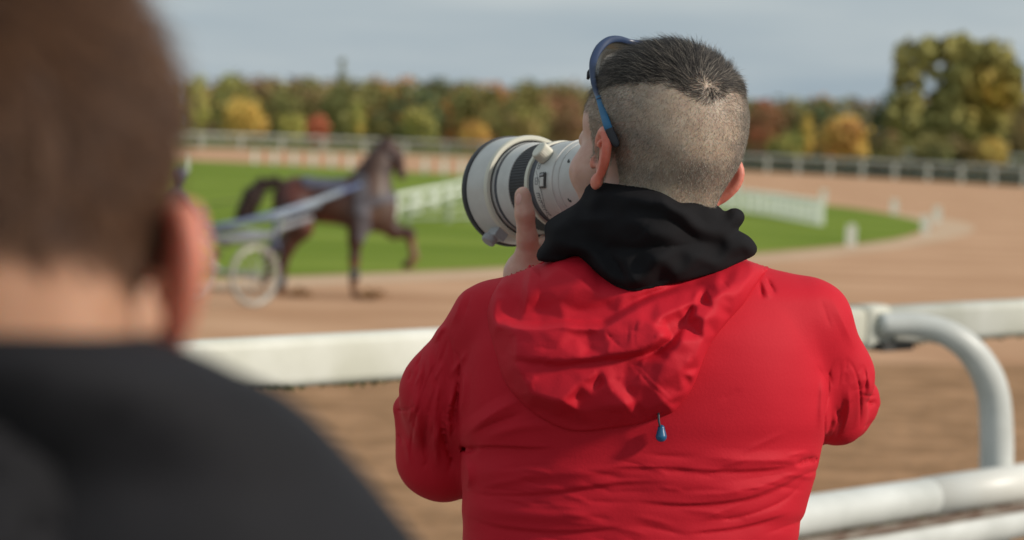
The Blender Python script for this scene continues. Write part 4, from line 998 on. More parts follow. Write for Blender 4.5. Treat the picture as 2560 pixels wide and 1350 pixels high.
# ---------------------------------------------------------------- red hood hanging on the back
def ray_depth(f, X, Y, d0, d1, n=34):
    D = np.linspace(d0, d1, n); out = np.full(X.shape, d1); done = np.zeros(X.shape, bool); pv = None
    for i, d in enumerate(D):
        q = np.stack([(X-1280)/FPX*d, (675-Y)/FPX*d, np.full(X.shape, d)], -1); v = f(q)
        hit = (~done) & (v < 0)
        if i: t = pv/(pv-v+1e-12); out = np.where(hit, D[i-1]+(d-D[i-1])*np.clip(t, 0, 1), out)
        else: out = np.where(hit, d, out)
        done |= hit; pv = v
    return out
backf = lambda q: smin(LF(q), yoke(q), .03)
HOOD = [(1338, 656), (1300, 668), (1262, 690), (1236, 725), (1220, 765), (1218, 800), (1228, 850), (1243, 900), (1256, 945), (1282, 985), (1318, 1022), (1360, 1052), (1410, 1074), (1460, 1080), (1530, 1072), (1600, 1060), (1650, 1040), (1682, 1032), (1702, 1008), (1722, 985),
        (1742, 945), (1758, 900), (1772, 868), (1792, 838), (1828, 795), (1858, 762), (1882, 725), (1905, 692), (1925, 668), (1908, 656), (1885, 642), (1850, 628), (1780, 610), (1600, 600), (1400, 610)]
HPTS = [(1318, 676, 15), (1262, 706, 18), (1238, 752, 22), (1230, 790, 26), (1240, 812, 33), (1300, 745, 8), (1292, 702, 7), (1268, 740, 12), (1286, 788, 8), (1360, 700, 32), (1400, 756, 19), (1450, 778, 12), (1520, 768, 15), (1400, 668, 42), (1500, 740, 24),
 (1450, 700, 38), (1560, 738, 28), (1600, 728, 30), (1650, 716, 30), (1350, 775, 8), (1290, 842, 43), (1262, 880, 22), (1284, 903, 37), (1345, 850, 45), (1395, 868, 46), (1440, 838, 38), (1474, 874, 37), (1474, 840, 35), (1415, 825, 46), (1520, 850, 44),
 (1292, 914, 44), (1330, 984, 47), (1300, 985, 26), (1455, 945, 42), (1440, 990, 34), (1500, 955, 30), (1350, 1022, 17), (1395, 1042, 15), (1450, 1060, 11), (1450, 1030, 30), (1500, 1018, 34), (1560, 1028, 34), (1620, 1024, 30), (1500, 1062, 14), (1600, 1050, 12),
 (1480, 985, 36), (1520, 962, 40), (1568, 1014, 44), (1558, 962, 33), (1588, 1006, 33), (1600, 960, 41), (1640, 962, 44), (1662, 1008, 38), (1676, 1022, 26), (1628, 905, 40), (1662, 905, 47), (1700, 930, 45), (1712, 982, 26), (1745, 888, 38), (1733, 938, 33),
 (1600, 800, 51), (1640, 800, 53), (1580, 842, 51), (1560, 830, 46), (1625, 790, 46), (1665, 812, 38), (1692, 792, 38), (1672, 832, 34), (1735, 785, 49), (1702, 852, 48), (1680, 882, 46), (1762, 800, 50), (1790, 790, 42), (1760, 850, 36), (1802, 800, 30), (1832, 770, 24),
 (1745, 733, 40), (1756, 751, 26), (1740, 760, 44), (1776, 751, 50), (1798, 763, 43), (1760, 718, 26), (1790, 702, 38), (1815, 692, 28), (1832, 710, 43), (1852, 728, 36), (1870, 700, 40), (1890, 678, 30), (1882, 664, 32), (1852, 662, 28), (1800, 678, 22),
 (1872, 722, 22), (1856, 748, 20), (1800, 735, 50), (1838, 738, 38), (1780, 770, 46), (1820, 755, 34), (1700, 740, 38), (1680, 760, 44)]
HLIN = [[(1270, 815, 40), (1300, 818, 45), (1350, 819, 46), (1412, 812, 50), (1460, 817, 46), (1512, 817, 46), (1547, 797, 46), (1592, 770, 44), (1642, 746, 38), (1700, 727, 33), (1733, 726, 32)],
 [(1262, 802, 18), (1300, 808, 14), (1350, 809, 12), (1412, 802, 14), (1460, 807, 14), (1510, 806, 14), (1542, 785, 16), (1587, 758, 18), (1636, 735, 18), (1698, 716, 16), (1735, 712, 16)],
 [(1322, 664, 36), (1318, 702, 30), (1310, 760, 19), (1304, 788, 13)], [(1313, 668, 18), (1309, 702, 10), (1300, 758, 5)],
 [(1288, 893, 44), (1330, 896, 48), (1400, 900, 47), (1450, 897, 47), (1520, 888, 49), (1562, 884, 51), (1602, 875, 53), (1642, 856, 55), (1662, 842, 55)],
 [(1290, 902, 38), (1330, 908, 40), (1400, 918, 36), (1455, 908, 35), (1520, 899, 34), (1570, 895, 30), (1610, 888, 30), (1652, 868, 28), (1682, 846, 28), (1715, 808, 28), (1731, 772, 30)],
 [(1330, 986, 47), (1370, 998, 49), (1405, 1005, 52), (1450, 960, 44), (1500, 925, 38)],
 [(1630, 834, 54), (1634, 812, 55), (1652, 792, 53), (1700, 770, 49), (1726, 762, 46)]]
HFS = [('v', [(1572, 900), (1610, 945), (1652, 985), (1690, 1022)], 2.6, -1.6e-3), ('v', [(1582, 896), (1622, 938), (1665, 978), (1702, 1008)], 2.2, -1.1e-3), ('v', [(1508, 818), (1530, 848), (1562, 876)], 3, -1.8e-3),
 ('v', [(1592, 790), (1586, 835), (1584, 872)], 2.2, -1.2e-3), ('v', [(1572, 800), (1568, 868)], 2, -1e-3), ('v', [(1352, 665), (1350, 740), (1338, 800)], 2.6, -1.4e-3), ('v', [(1276, 830), (1284, 870), (1280, 900)], 3, -1.2e-3),
 ('v', [(1405, 1006), (1430, 1030), (1452, 1060)], 5, -3e-3), ('v', [(1765, 868), (1780, 852), (1792, 846)], 4, -3e-3), ('k', [(1640, 800), (1655, 808), (1665, 800)], 5, 2e-3), ('v', [(1800, 700), (1815, 712), (1822, 728)], 4, -3e-3)]
for i in range(46):                     # small random pulls in the cloth
    a, b, c, d = rng.uniform(0, 1, 4); x = 1260+a*480; y = 820+b*225; th = -.3+c*1.6; l = 18+d*42
    HFS.append(('k' if c > .5 else 'v', [(x, y), (x+l*.5*math.cos(th)+3, y-l*.5*math.sin(th)), (x+l*math.cos(th), y-l*math.sin(th)+2)], 3.5+3*d, (-1.0e-3 if c <= .5 else 1.1e-3)))
def hoodH(X, Y):
    e = edge_dist(X, Y, catmull(HOOD+[HOOD[0]], 3)[:-1]); w = np.clip(e/12, 0, 1)
    H = facets(X, Y, [tuple(p) for p in catmull(HOOD+[HOOD[0]], 2)[:-1]], HPTS, HLIN, 1.0, 3, 9.0)
    H = H+strokes(X, Y, HFS)*w+w*(vnoise(X/26, Y/20, 31)*.9e-3+vnoise(X/70, Y/50, 32)*1.6e-3)
    r = np.clip(e/7, 0, 1); H = H*np.sqrt(1-(1-r)**2)
    return np.where(e > 0, np.maximum(H, .0008), e*.00046*7)
hood_d = Field(1200, 1950, 590, 1100, 4, lambda X, Y: ray_depth(backf, X, Y, 2.60, 2.90))
hood_h = Field(1200, 1950, 590, 1100, 2, hoodH)
hood_s = slope_of(hood_h)
def hoodf(q):
    px, py = pxof(q); dz = hood_d(px, py)+.004; h = hood_h(px, py)
    return np.maximum(((dz-h)-q[..., 2])*hood_s(px, py), q[..., 2]-(dz+.006))
V, F = nets(hoodf, Q(1195, 1105, 2.61), Q(1955, 585, 2.86), .0021, proj=2, thr=.045)
hoodo = mesh('jacket_hood', c2w(V), F, m_red, man)
# cord and toggle
zt = lambda x, y: float(hood_d(np.array([float(x)]), np.array([float(y)]))[0])
dt = zt(1652, 1080)
m_cord = mat('grey_cord', (.06, .07, .09), .6); m_tog = mat('blue_rubber_toggle', (.008, .085, .19), .35, (.012, .10, .22), 30)
MB().tube([P(1646, 1028, dt-.016), P(1647, 1052, dt-.014), P(1651, 1072, dt-.011)], .0013, 8).build('cord', m_cord, man, smooth=True)
tg = Q(1653, 1084, dt-.0095)
V, F = nets(sdf([c_(tg+[0, .006, 0], tg-[0, .003, 0], .0040, .0064, .004)]), tg-.018, tg+.018, .0012); mesh('toggle', c2w(V), F, m_tog, man)

# ---------------------------------------------------------------- black sweatshirt hood
BH = [(1340, 640), (1345, 625), (1362, 600), (1360, 572), (1370, 552), (1400, 532), (1440, 508), (1456, 488), (1466, 466), (1490, 453), (1522, 458), (1560, 462), (1610, 466), (1650, 478), (1680, 494), (1703, 506), (1735, 503), (1762, 505), (1795, 514), (1812, 528),
      (1828, 521), (1846, 522), (1860, 534), (1860, 552), (1846, 572), (1850, 578), (1872, 590), (1888, 608), (1893, 624), (1884, 640), (1850, 656), (1800, 678), (1760, 690), (1700, 706), (1640, 718), (1590, 728), (1560, 724), (1525, 708), (1492, 682), (1466, 658), (1438, 640), (1410, 652), (1368, 656), (1346, 652)]
BPTS = [(1500, 476, 36), (1560, 488, 42), (1480, 508, 48), (1560, 514, 46), (1620, 500, 42), (1430, 532, 40), (1500, 534, 34), (1580, 526, 33), (1640, 535, 34), (1500, 558, 46), (1580, 556, 45), (1420, 562, 46), (1382, 572, 36), (1375, 590, 34),
 (1700, 568, 34), (1736, 600, 30), (1772, 610, 30), (1724, 516, 30), (1772, 522, 30), (1800, 545, 32), (1745, 545, 34), (1832, 530, 36), (1850, 537, 32), (1818, 550, 32), (1838, 556, 34), (1620, 582, 46), (1680, 594, 42), (1645, 606, 38),
 (1560, 652, 47), (1650, 650, 52), (1750, 642, 52), (1830, 622, 44), (1868, 608, 38), (1880, 628, 30), (1700, 688, 30), (1600, 702, 36), (1800, 662, 30), (1490, 652, 46), (1500, 680, 36), (1528, 700, 28), (1478, 636, 46), (1352, 636, 22), (1380, 645, 12),
 (1420, 644, 14), (1400, 612, 44), (1440, 626, 46), (1450, 590, 50), (1370, 615, 30), (1520, 590, 48), (1850, 590, 34), (1800, 606, 34)]
BLIN = [[(1655, 492, 44), (1690, 516, 50), (1730, 552, 54), (1770, 582, 55), (1812, 584, 50), (1846, 556, 38)], [(1500, 620, 36), (1600, 622, 33), (1700, 613, 33), (1790, 604, 38)], [(1516, 632, 33), (1542, 662, 30), (1564, 710, 22)],
 [(1535, 640, 44), (1560, 670, 44), (1578, 712, 34)], [(1415, 552, 44), (1480, 545, 44), (1555, 540, 43)]]
BS = [('v', [(1655, 542), (1700, 566), (1740, 598), (1775, 612)], 7, -5e-3), ('v', [(1490, 622), (1560, 621), (1640, 620), (1720, 613), (1800, 604)], 7, -5e-3), ('v', [(1516, 630), (1545, 662), (1566, 712)], 6, -6e-3), ('k', [(1415, 556), (1480, 548), (1555, 543)], 12, 4e-3),
 ('v', [(1628, 538), (1612, 572), (1568, 610)], 2.6, -2.6e-3), ('v', [(1700, 512), (1740, 535), (1790, 575)], 4, -2e-3), ('v', [(1830, 552), (1850, 545)], 3, -2e-3), ('v', [(1640, 478), (1650, 510)], 3, -1.6e-3)]
def bhH(X, Y):
    e = edge_dist(X, Y, catmull(BH+[BH[0]], 3)[:-1]); w = np.clip(e/12, 0, 1)
    H = facets(X, Y, [tuple(p) for p in catmull(BH+[BH[0]], 2)[:-1]], BPTS, BLIN, .95, 6)
    H = H+strokes(X, Y, BS)*w+w*(vnoise(X/44, Y/34, 41)*2.2e-3+vnoise(X/18, Y/15, 42)*.6e-3)
    r = np.clip(e/10, 0, 1); H = np.maximum(H, .012*np.sqrt(r))*np.sqrt(1-(1-r)**2)
    return np.where(e > 0, np.maximum(H, .0008), e*.00046*7)
bd_f = lambda q: np.minimum(backf(q), headf(q))
def blur(A, n=6):
    for ax in (0, 1):
        P2 = np.concatenate([np.repeat(np.take(A, [0], ax), n, ax), A, np.repeat(np.take(A, [-1], ax), n, ax)], ax); c = np.cumsum(P2, ax); L3 = A.shape[ax]
        A = (np.take(c, range(2*n, 2*n+L3), ax)-np.take(c, range(0, L3), ax))/(2*n)
    return A
bb_d = Field(1310, 1920, 430, 750, 4, lambda X, Y: blur(np.minimum(ray_depth(bd_f, X, Y, 2.60, 2.83), 2.80)))
bmid = lambda px, py: 2.790+.00007*(np.maximum(0, 1500-px))+.00006*np.maximum(0, px-1720)
bh_raw = None
bh_h = Field(1320, 1910, 435, 745, 2, bhH)
hood_h0 = hood_h
def base_d(px, py):
    m = np.minimum(bmid(px, py), bb_d(px, py)+.006); low = np.clip((py-600)/60, 0, 1); hd = hood_d(px, py)-np.maximum(hood_h0(px, py), 0)*.75
    return m*(1-low)+np.minimum(m, hd)*low
bb_raw = Field(1310, 1920, 430, 750, 4, base_d); bb_s = Field(1310, 1920, 430, 750, 4, lambda X, Y: boxblur(boxblur(base_d(X, Y), 11), 7))
bh_s = slope_of(bh_h)
def bhf(q):
    px, py = pxof(q); h = bh_h(px, py); raw = bb_raw(px, py); dz = np.where(h > 0, np.minimum(bb_s(px, py)-h, raw-.004-.35*h)+h, raw)
    back = np.where(h > 0, np.minimum(h*1.1, .05), h)
    s = bh_s(px, py); return np.maximum(((dz-h)-q[..., 2])*s, (q[..., 2]-(dz+back))*s)
V, F = nets(bhf, Q(1325, 740, 2.60), Q(1905, 445, 2.92), .0028, proj=2, thr=.045)
mesh('sweatshirt_hood', c2w(V), F, m_blk, man)
# sweatshirt collar wrapping round the front of the neck
ncen = from_local(HF, np.array([4, 2, -92])*MMs)
fcol = sdf([c_(ncen+[.056*math.cos(t), .012*math.sin(t*2), .056*math.sin(t)], ncen+[.056*math.cos(t+.4), .012*math.sin(t*2+.8), .056*math.sin(t+.4)], .020, .020, .01) for t in np.arange(0, 6.3, .4)])
sculpt('sweatshirt_collar', fcol, ncen-.13, ncen+.13, .006, m_blk, man)
# ============================================================ CAMERA WITH LONG LENS
cm = empty('camera_with_lens', c2w(Lp(.10, 0, 0)), 'camera with big off white telephoto lens and hood held up by the man in red', 'camera')
m_lw = mat('lens_white', (.585, .58, .555), .38, (.52, .515, .49), 40, 5, bump=.06, bscale=500, bdist=.0003)
m_lw2 = mat('lens_hood_paint', (.56, .55, .52), .30, (.50, .49, .46), 30, 5)
m_lb = mat('lens_black_rubber', (.022, .023, .027), .55, (.03, .031, .035), 80); m_lg = mat('lens_grey_ring', (.07, .075, .09), .5, (.09, .095, .11), 50)
m_cream = mat('cream_ring', (.62, .60, .50), .35); m_glass = mat('front_glass', (.01, .012, .02), .05, coat=1)
m_body = mat('camera_body_black', (.014, .014, .015), .5, (.022, .022, .023), 300, bump=.4, bscale=900, bdist=.0004)
def rev(name, prof, m, parent=cm, n=96, ribs=0, ribh=0, arc=None):
    V = []; k = len(prof)
    for j in range(n):
        t = 2*math.pi*j/n
        for i, (s, r) in enumerate(prof):
            rr = r+(ribh if (ribs and (j*ribs//n) % 2 == 0 and 0 < i < k-1) else 0)
            V.append(Lp(s, math.degrees(t), rr))
    F = [(j*k+i, j*k+i+1, ((j+1) % n)*k+i+1, ((j+1) % n)*k+i) for j in range(n) for i in range(k-1)]
    return mesh(name, c2w(np.array(V)), F, m, parent, smooth=not ribs)
def shade_sharp(o, ang=.6):
    import bmesh
    b = bmesh.new(); b.from_mesh(o.data)
    for e in b.edges:
        if len(e.link_faces) == 2 and e.calc_face_angle(0) > ang: e.smooth = False
    b.to_mesh(o.data); b.free(); return o
# barrel sections, from camera mount (s=0) to the front (s=.25)
S_ = shade_sharp
S_(rev('lens_barrel', [(-.045, .001), (-.045, .036), (-.02, .042), (.012, .045), (.022, .0475), (.0415, .0505), (.0422, .0498), (.0430, .0498), (.0437, .0512), (.0525, .0532), (.053, .0545), (.0585, .0545), (.059, .0532), (.098, .0540)], m_lw))
S_(rev('control_ring', [(.098, .0545), (.0985, .0535), (.099, .0528), (.1095, .0528), (.110, .0535)], m_lg, n=240))
S_(rev('lens_ring', [(.110, .053), (.1103, .0560), (.1115, .0566), (.1165, .0566), (.1175, .056), (.118, .053)], m_cream))
S_(rev('focus_grip', [(.118, .054), (.1185, .0548), (.155, .0556), (.1555, .054)], m_lb, n=720, ribs=180, ribh=.0007), .3)
S_(rev('lens_barrel', [(.1555, .053), (.156, .0566), (.160, .0572), (.180, .0588), (.181, .0592)], m_lw))
S_(rev('control_ring', [(.181, .0588), (.1815, .0594), (.1865, .0598), (.187, .059)], m_lg))
S_(rev('lens_barrel', [(.187, .058), (.1875, .0600), (.196, .0606), (.1975, .060), (.1995, .058)], m_lw))
S_(rev('barrel_front', [(.1975, .0575), (.2005, .0585), (.2005, .0625), (.236, .0640)], m_lb))
# hood: thin tube
S_(rev('lens_hood', [(.192, .0625), (.1915, .0670), (.1925, .0688), (.196, .0692), (.241, .0705)], m_lw2))
S_(rev('hood_rear_band', [(.1918, .0628), (.1905, .0640), (.1905, .0682), (.1925, .0694), (.1965, .0697), (.1970, .0690)], m_cream))
S_(rev('hood_front_rubber', [(.240, .0700), (.2405, .0718), (.243, .0726), (.2495, .0726), (.2515, .0715), (.2520, .0690), (.250, .0668), (.240, .0664)], m_lb))
S_(rev('hood_lining', [(.240, .0668), (.194, .0655), (.193, .0640)], m_lb))
S_(rev('front_element', [(.222, .063), (.224, .045), (.227, .02), (.228, .0005)], m_glass))
# hood lock knob, bracket below
def lbox(name, s, ang, r, ds, dt, dr, m, bev=.0, parent=cm):
    c = Lp(s, ang, r); a = math.radians(ang); er = Ln*math.cos(a)+Lu*math.sin(a); et = -Ln*math.sin(a)+Lu*math.cos(a)
    tw = lambda v: c2w(v)-c2w(np.zeros(3))
    return MB().box(c2w(c), tw(et)*dt, tw(er)*dr, tw(Lax)*ds, bev).build(name, m, parent)
m_grey = mat('grey_metal_bracket', (.36, .36, .37), .4, (.30, .30, .31), 60)
lbox('hood_lock', .205, -52, .0745, .012, .008, .007, m_grey, .002)
def knob(name, s, ang, r0, r1, rad, m, n=28, ribs=True):
    a = math.radians(ang); er = Ln*math.cos(a)+Lu*math.sin(a); et = -Ln*math.sin(a)+Lu*math.cos(a); V = []
    hs = [(r0, rad*.8), (r0+.0015, rad), (r1-.002, rad), (r1-.0006, rad*.93), (r1, rad*.8)]
    for j in range(n*2):
        t = math.pi*j/n
        for h, q in hs:
            q2 = q*(1-.05*(j % 2 if ribs else 0)); V.append(L0+Lax*s+er*h+q2*(Lax*math.cos(t)+et*math.sin(t)))
    k = len(hs); n2 = 2*n; F = [(j*k+i, ((j+1) % n2)*k+i, ((j+1) % n2)*k+i+1, j*k+i+1) for j in range(n2) for i in range(k-1)]+[tuple(j*k+k-1 for j in range(n2))]
    return S_(mesh(name, c2w(np.array(V)), F, m, cm, smooth=False))
knob('hood_lock_knob', .210, -50, .080, .090, .0095, m_grey)
knob('focus_limit_knob', .084, 38, .0530, .0690, .0118, m_cream)
lbox('foot', .05, -90, .066, .040, .012, .006, m_grey, .003); lbox('foot_stem', .05, -90, .057, .018, .010, .006, m_grey, .002)
# switch window with its slider
m_win = mat('switch_recess', (.05, .05, .05), .5); m_mark = mat('dark_grey_print', (.16, .16, .17), .6)
lbox('switch_panel', .0745, 3, .0546, .0066, .0098, .0009, m_win, .0012); lbox('switch_slider', .0745, 1, .0556, .0042, .0058, .0008, m_lw, .0006)
lbox('switch_tab', .0745, 10, .0558, .0040, .0014, .0012, m_grey, .0004)
def ring_mark(s, ang, ds, dt, n=1): lbox('printed_mark', s, ang, .0541 if s > .06 else .0506, ds, dt, .00022, m_mark)
for s, a in ((.0905, 24), (.0905, 3)):
    for da in (-4.4, 4.4): ring_mark(s, a+da, .0026, .00025)
    for d in (-.0026, .0026): lbox('printed_mark', s+d, a, .0541, .00025, .0042, .00022, m_mark)
    ring_mark(s, a, .0012, .0003)
for a in (-13, -16, -19, -23, -26, -30, -33, -37, -42, -46):
    ring_mark(.089+.0015*((a*7) % 2), a, .0018+.0004*(a % 3), .0004); ring_mark(.0865, a-1.2, .0007, .0009)
lbox('panel_groove', .0805, -15, .0540, .0002, .030, .0002, m_mark)
for a in (28, -31): lbox('screw', .030, a, .0490, .0016, .0016, .0004, m_win, .0005); lbox('screw', .032, a+2, .0492, .0008, .0022, .0004, m_win, .0003)
# camera body in front of the face
bc = L0-Lax*.072; tw = lambda v: c2w(v)-c2w(np.zeros(3)); ex = np.cross(Lu, Lax)
MB().box(c2w(bc), tw(ex)*.068, tw(Lu)*.050, tw(Lax)*.024, .014).build('camera_body', m_body, cm, smooth=False)
MB().box(c2w(bc+Lu*.058+Lax*.004), tw(ex)*.026, tw(Lu)*.016, tw(Lax)*.028, .009).build('viewfinder_hump', m_body, cm)
MB().tube([c2w(L0-Lax*.052), c2w(L0-Lax*.043)], .036, 40).build('lens_mount', m_grey, cm, smooth=False)

# ============================================================ SUNGLASSES pushed up on the head
sg = empty('sunglasses', P(1515, 180, 2.83), 'blue framed wrap sunglasses pushed up on the head of the man in red', 'sunglasses')
m_nb = mat('navy_frame', (.016, .032, .085), .35, (.020, .040, .10), 20); m_bb = mat('bright_blue_rubber', (.010, .10, .21), .5, (.012, .12, .25), 60)
m_tip = mat('black_rubber_tip', (.012, .012, .018), .5); m_lens = mat('tinted_lens', (.045, .040, .032), .12, coat=.3); m_gr = mat('grey_lens_edge', (.10, .11, .13), .3)
HL = lambda x, y, d: Q(x, y, d)
def on_head(x, y, d, off=.0035):
    z = float(ray_depth(headf, np.array([float(x)+(18 if y > 290 else 0)]), np.array([float(y)]), 2.60, 3.0, 60)[0]); return Q(x, y, z-off if z < 2.99 else d)
def blade(name, pts, wd, th, m, parent=sg):        # flat strip along a path: width in the picture plane's normal sense
    p = catmull(pts, 6); n = len(p); V = []
    wd = np.interp(np.arange(n), np.linspace(0, n-1, len(wd)), wd)
    for i in range(n):
        t = p[min(i+1, n-1)]-p[max(i-1, 0)]; t /= np.linalg.norm(t); a = np.cross(t, np.array([0, 0, 1.])); a /= np.linalg.norm(a)+1e-9; b = np.cross(a, t)
        for k in range(12):
            th_ = 2*math.pi*k/12; c_k, s_k = math.cos(th_), math.sin(th_)
            V.append(p[i]+a*wd[i]*np.sign(c_k)*abs(c_k)**.6+b*th*np.sign(s_k)*abs(s_k)**.6)
    F = [(i*12+k, i*12+(k+1) % 12, (i+1)*12+(k+1) % 12, (i+1)*12+k) for i in range(n-1) for k in range(12)]+[tuple(range(11, -1, -1)), tuple(range((n-1)*12, n*12))]
    return mesh(name, c2w(np.array(V)), F, m, parent)
blade('frame', [HL(1700, 128, 2.90), HL(1640, 112, 2.905), HL(1580, 106, 2.90), HL(1548, 98, 2.885), HL(1522, 101, 2.87), HL(1499, 120, 2.855), HL(1484, 150, 2.84), HL(1481, 180, 2.825), HL(1484, 208, 2.81)], [.0030, .0030, .0036, .0040, .0046, .0052, .0046, .0036, .0032], .0028, m_nb)
blade('temple', [HL(1483, 200, 2.812), on_head(1491, 232, 2.80, .006), on_head(1499, 250, 2.79, .006)], [.0034, .0032, .0034], .0022, m_nb)
blade('temple_sleeve', [on_head(1497, 243, 2.794, .006), on_head(1508, 280, 2.775, .006), on_head(1518, 312, 2.757, .006), on_head(1524, 328, 2.745, .007)], [.0038, .0044, .0048, .0046], .0024, m_bb)
blade('temple_tip', [on_head(1523, 322, 2.748, .007), on_head(1531, 342, 2.735, .007), on_head(1539, 358, 2.728, .006), on_head(1542, 366, 2.726, .005)], [.0050, .0054, .0048, .0030], .0030, m_tip)
# right temple on the far side
rt = [from_local(HF, np.array(v)*MMs) for v in ((66, 62, 92), (80, 30, 62), (82, 0, 38), (80, -22, 22))]
blade('temple', rt, [.003, .003, .004, .003], .0022, m_nb)
blade('lower_rim', [HL(1478, 182, 2.832), HL(1482, 160, 2.85), HL(1500, 140, 2.88), HL(1540, 125, 2.90)], [.001, .0012, .0012, .001], .001, m_gr)
# left lens: a curved shell between the frame's top edge and the hair
g = []
for i, (a, b) in enumerate(zip(catmull([HL(1487, 186, 2.829), HL(1489, 152, 2.845), HL(1503, 124, 2.858), HL(1526, 107, 2.873), HL(1560, 106, 2.892), HL(1600, 115, 2.902)], 5), catmull([HL(1500, 230, 2.835), HL(1516, 205, 2.852), HL(1536, 182, 2.868), HL(1556, 165, 2.885), HL(1590, 155, 2.90), HL(1620, 155, 2.91)], 5))):
    g.append([a*(1-t)+b*t+np.array([0, 0, .006*math.sin(t*math.pi)]) for t in np.linspace(0, 1, 8)])
g = np.array(g); n1, n2 = g.shape[:2]; V = np.concatenate([g.reshape(-1, 3), g.reshape(-1, 3)+np.array([0, 0, .0018])]); o_ = n1*n2
F = [(i*n2+j, i*n2+j+1, (i+1)*n2+j+1, (i+1)*n2+j) for i in range(n1-1) for j in range(n2-1)]; F += [tuple(x+o_ for x in f[::-1]) for f in F]
mesh('lens', c2w(V), F, m_lens, sg)
blade('hinge', [HL(1470, 196, 2.835), HL(1473, 182, 2.838), HL(1478, 172, 2.84)], [.0018, .0028, .0018], .003, m_tip)
blade('frame_underside', [HL(1480, 172, 2.836), HL(1484, 205, 2.822), HL(1489, 225, 2.81)], [.0028, .0034, .0016], .0012, m_gr)
# ============================================================ BLURRED MAN AT THE LEFT
DF = .90
lm = empty('person', np.array([P(-75, 1200, .93)[0], P(-75, 1200, .93)[1], TERR]), 'out of focus man at the left edge seen from behind, short brown hair, dark jacket', 'person')
LFm = head_frame(-92, 700, DF, -2, 0, 2, .98)
m_skin3 = mat('tanned_skin', (.58, .32, .21), .5, (.50, .26, .16), 60, 5, sss=.35)
m_jk = mat('charcoal_jacket', (.008, .0078, .0100), .8, (.013, .0125, .016), 10, 5, bump=.3, bscale=60, bdist=.002, spec=.25)
hf2 = make_head(LFm, neckr=67, neckw=8, flare=0, thick=5, sidew=14)
c0 = from_local(LFm, (0, 0, 0)); V5, F5 = nets(hf2, c0-.19, c0+.19, .005, refine=0)
bd = mesh('body', c2w(V5), F5, m_skin3, lm)
l5 = to_local(LFm, V5)*1000
def mask2(l):
    x, y, z = l[:, 0], l[:, 1], l[:, 2]
    hl = np.where(y > 25, 45+(y-25)*.45, np.where(y > -14, np.interp(y, [-14, 5, 25], [-8, 22, 45]), np.interp(y, [-75, -50, -24, -14], [6, 3, -8, -12])))
    return np.clip((z-hl)/8+.5, 0, 1)
s5 = mask2(l5)*(1-np.clip((np.abs(l5[:, 0])-77)/3, 0, 1)*(l5[:, 2] < 34)*(l5[:, 1] > -36))
tn = np.ones((len(V5), 3)); tn = tn*(1-s5[:, None])+s5[:, None]*np.array([.14, .12, .12])
rd = np.clip((np.abs(l5[:, 0])-72)/8, 0, 1)*(l5[:, 2] < 36)*(l5[:, 1] > -40)*(l5[:, 1] < 14); tn *= 1-rd[:, None]*np.array([-.35, .08, .02])  # the ears' own red, lightened to stand in for sunlight on them
set_attr(bd, 'tone', tn); add_tone(m_skin3)
m_bh = hair_mat('brown_hair', (.07, .034, .022), (.15, .075, .042), (.34, .165, .08))
P_, nn = sample(V5, F5, s5*((l5[:, 2] > -2) | (np.abs(l5[:, 0]) < 40)), 28000)
wh = from_local(LFm, np.array([5, -85, 95])*MMs); r = P_-wh; dist = np.linalg.norm(r, axis=1); d = r/(dist[:, None]+1e-6)+np.array([0, -.9, 0])
pl = to_local(LFm, P_)*1000; Lh = np.interp(pl[:, 2], [-10, 20, 60, 120], [.005, .010, .020, .030])*rng.uniform(.6, 1.2, len(P_))
pxx, pyy = pxof(P_)
cl_ = vnoise(pxx/55, pyy/70, 51)[:, None]*np.array([2.2, .4, .5])+vnoise(pxx/130, pyy/90, 52)[:, None]*np.array([1.0, -.6, 0])
S = groom(P_, nn, d+cl_, Lh, np.full(len(P_), .38), 6, curl=1.0, jit=.18)
strands('hair', c2w(S), np.linspace(.00022, .00008, 6)[None]*np.ones((len(P_), 1)), m_bh, lm)
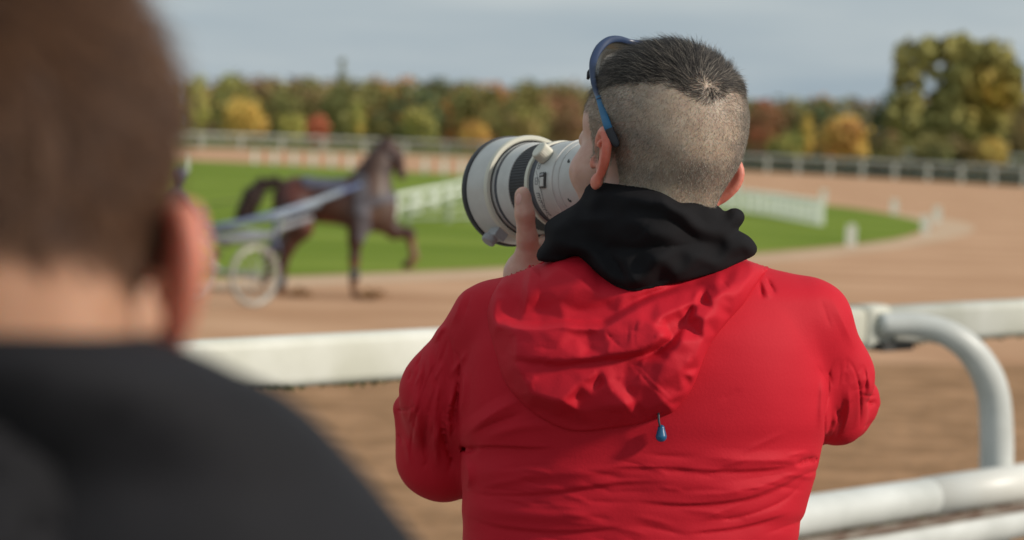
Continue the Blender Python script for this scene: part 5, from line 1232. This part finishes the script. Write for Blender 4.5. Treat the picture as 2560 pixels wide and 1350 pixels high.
T2 = [(838, -75, 475, .90, .105), (860, -75, 520, .90, .110), (900, -75, 610, .90, .115), (950, -75, 712, .91, .120), (975, -75, 772, .91, .122), (1030, -75, 846, .92, .125), (1110, -75, 925, .925, .125), (1200, -75, 1005, .93, .12),
      (1290, -75, 1075, .93, .122), (1350, -75, 1122, .93, .125), (1500, -75, 1230, .93, .125), (1800, -75, 1400, .93, .125), (2500, -75, 1420, .93, .125), (4200, -75, 1250, .93, .12), (5500, -75, 1250, .93, .12)]
lf2 = loft(T2)
JS2 = [('v', [(-400, 1060), (0, 1050), (400, 1045), (640, 1060)], 14, -2.0e-3), ('r', [(560, 1060), (600, 1085), (590, 1130)], 40, -2.5e-3), ('v', [(430, 905), (600, 1000), (760, 1150)], 20, -1.2e-3), ('r', [(-200, 985), (100, 975), (400, 990)], 40, 1.5e-3)]
jf2 = Field(-700, 1200, 820, 1600, 10, lambda X, Y: strokes(X, Y, JS2)+vnoise(X/200, Y/150, 61)*.6e-3)
ncol = from_local(LFm, np.array([0, -44, -90])*MMs)
def jk2(q):
    px, py = pxof(q); d = lf2(q)-jf2(px, py)*np.clip((1600-py)/100, 0, 1); return d
sculpt('jacket', jk2, Q(-1600, 5600, .78)*np.array([1, 1, 1]), Q(1500, 840, 1.10), .012, m_jk, lm, proj=2)
colf = lambda q: np.maximum(np.abs(prim(c_(ncol+[0, .02, .0], ncol-[0, .05, 0], .066, .076), q))-.004, np.maximum(q[..., 1]-(ncol[1]+.038-(q[..., 2]-ncol[2])*.1), (ncol[1]-.01)-q[..., 1]))
sculpt('collar', colf, ncol-.12, ncol+.12, .006, m_jk, lm, proj=1)
# arms and legs below the frame
la = []
for s in (-1, 1):
    sh = toq(np.array(lm.location)+[s*.185, 0, 1.28]); la += chain([sh, sh+[s*.04, -.28, .02], sh+[s*.03, -.52, .08]], [.055, .048, .038], .03)
base = toq(np.array(lm.location)); sculpt('sleeves', sdf(la), sh*0+base+[-.36, .55, -.2], base+[.36, 1.45, .35], .014, m_jk, lm)
lg = []
for s in (-1, 1):
    lg += chain([base+[s*.09, .88, .0], base+[s*.10, .48, .03], base+[s*.11, .08, .05]], [.10, .065, .055], .03)
sculpt('trousers', sdf(lg), base+[-.3, .0, -.2], base+[.3, 1.05, .3], .018, m_trs, lm)
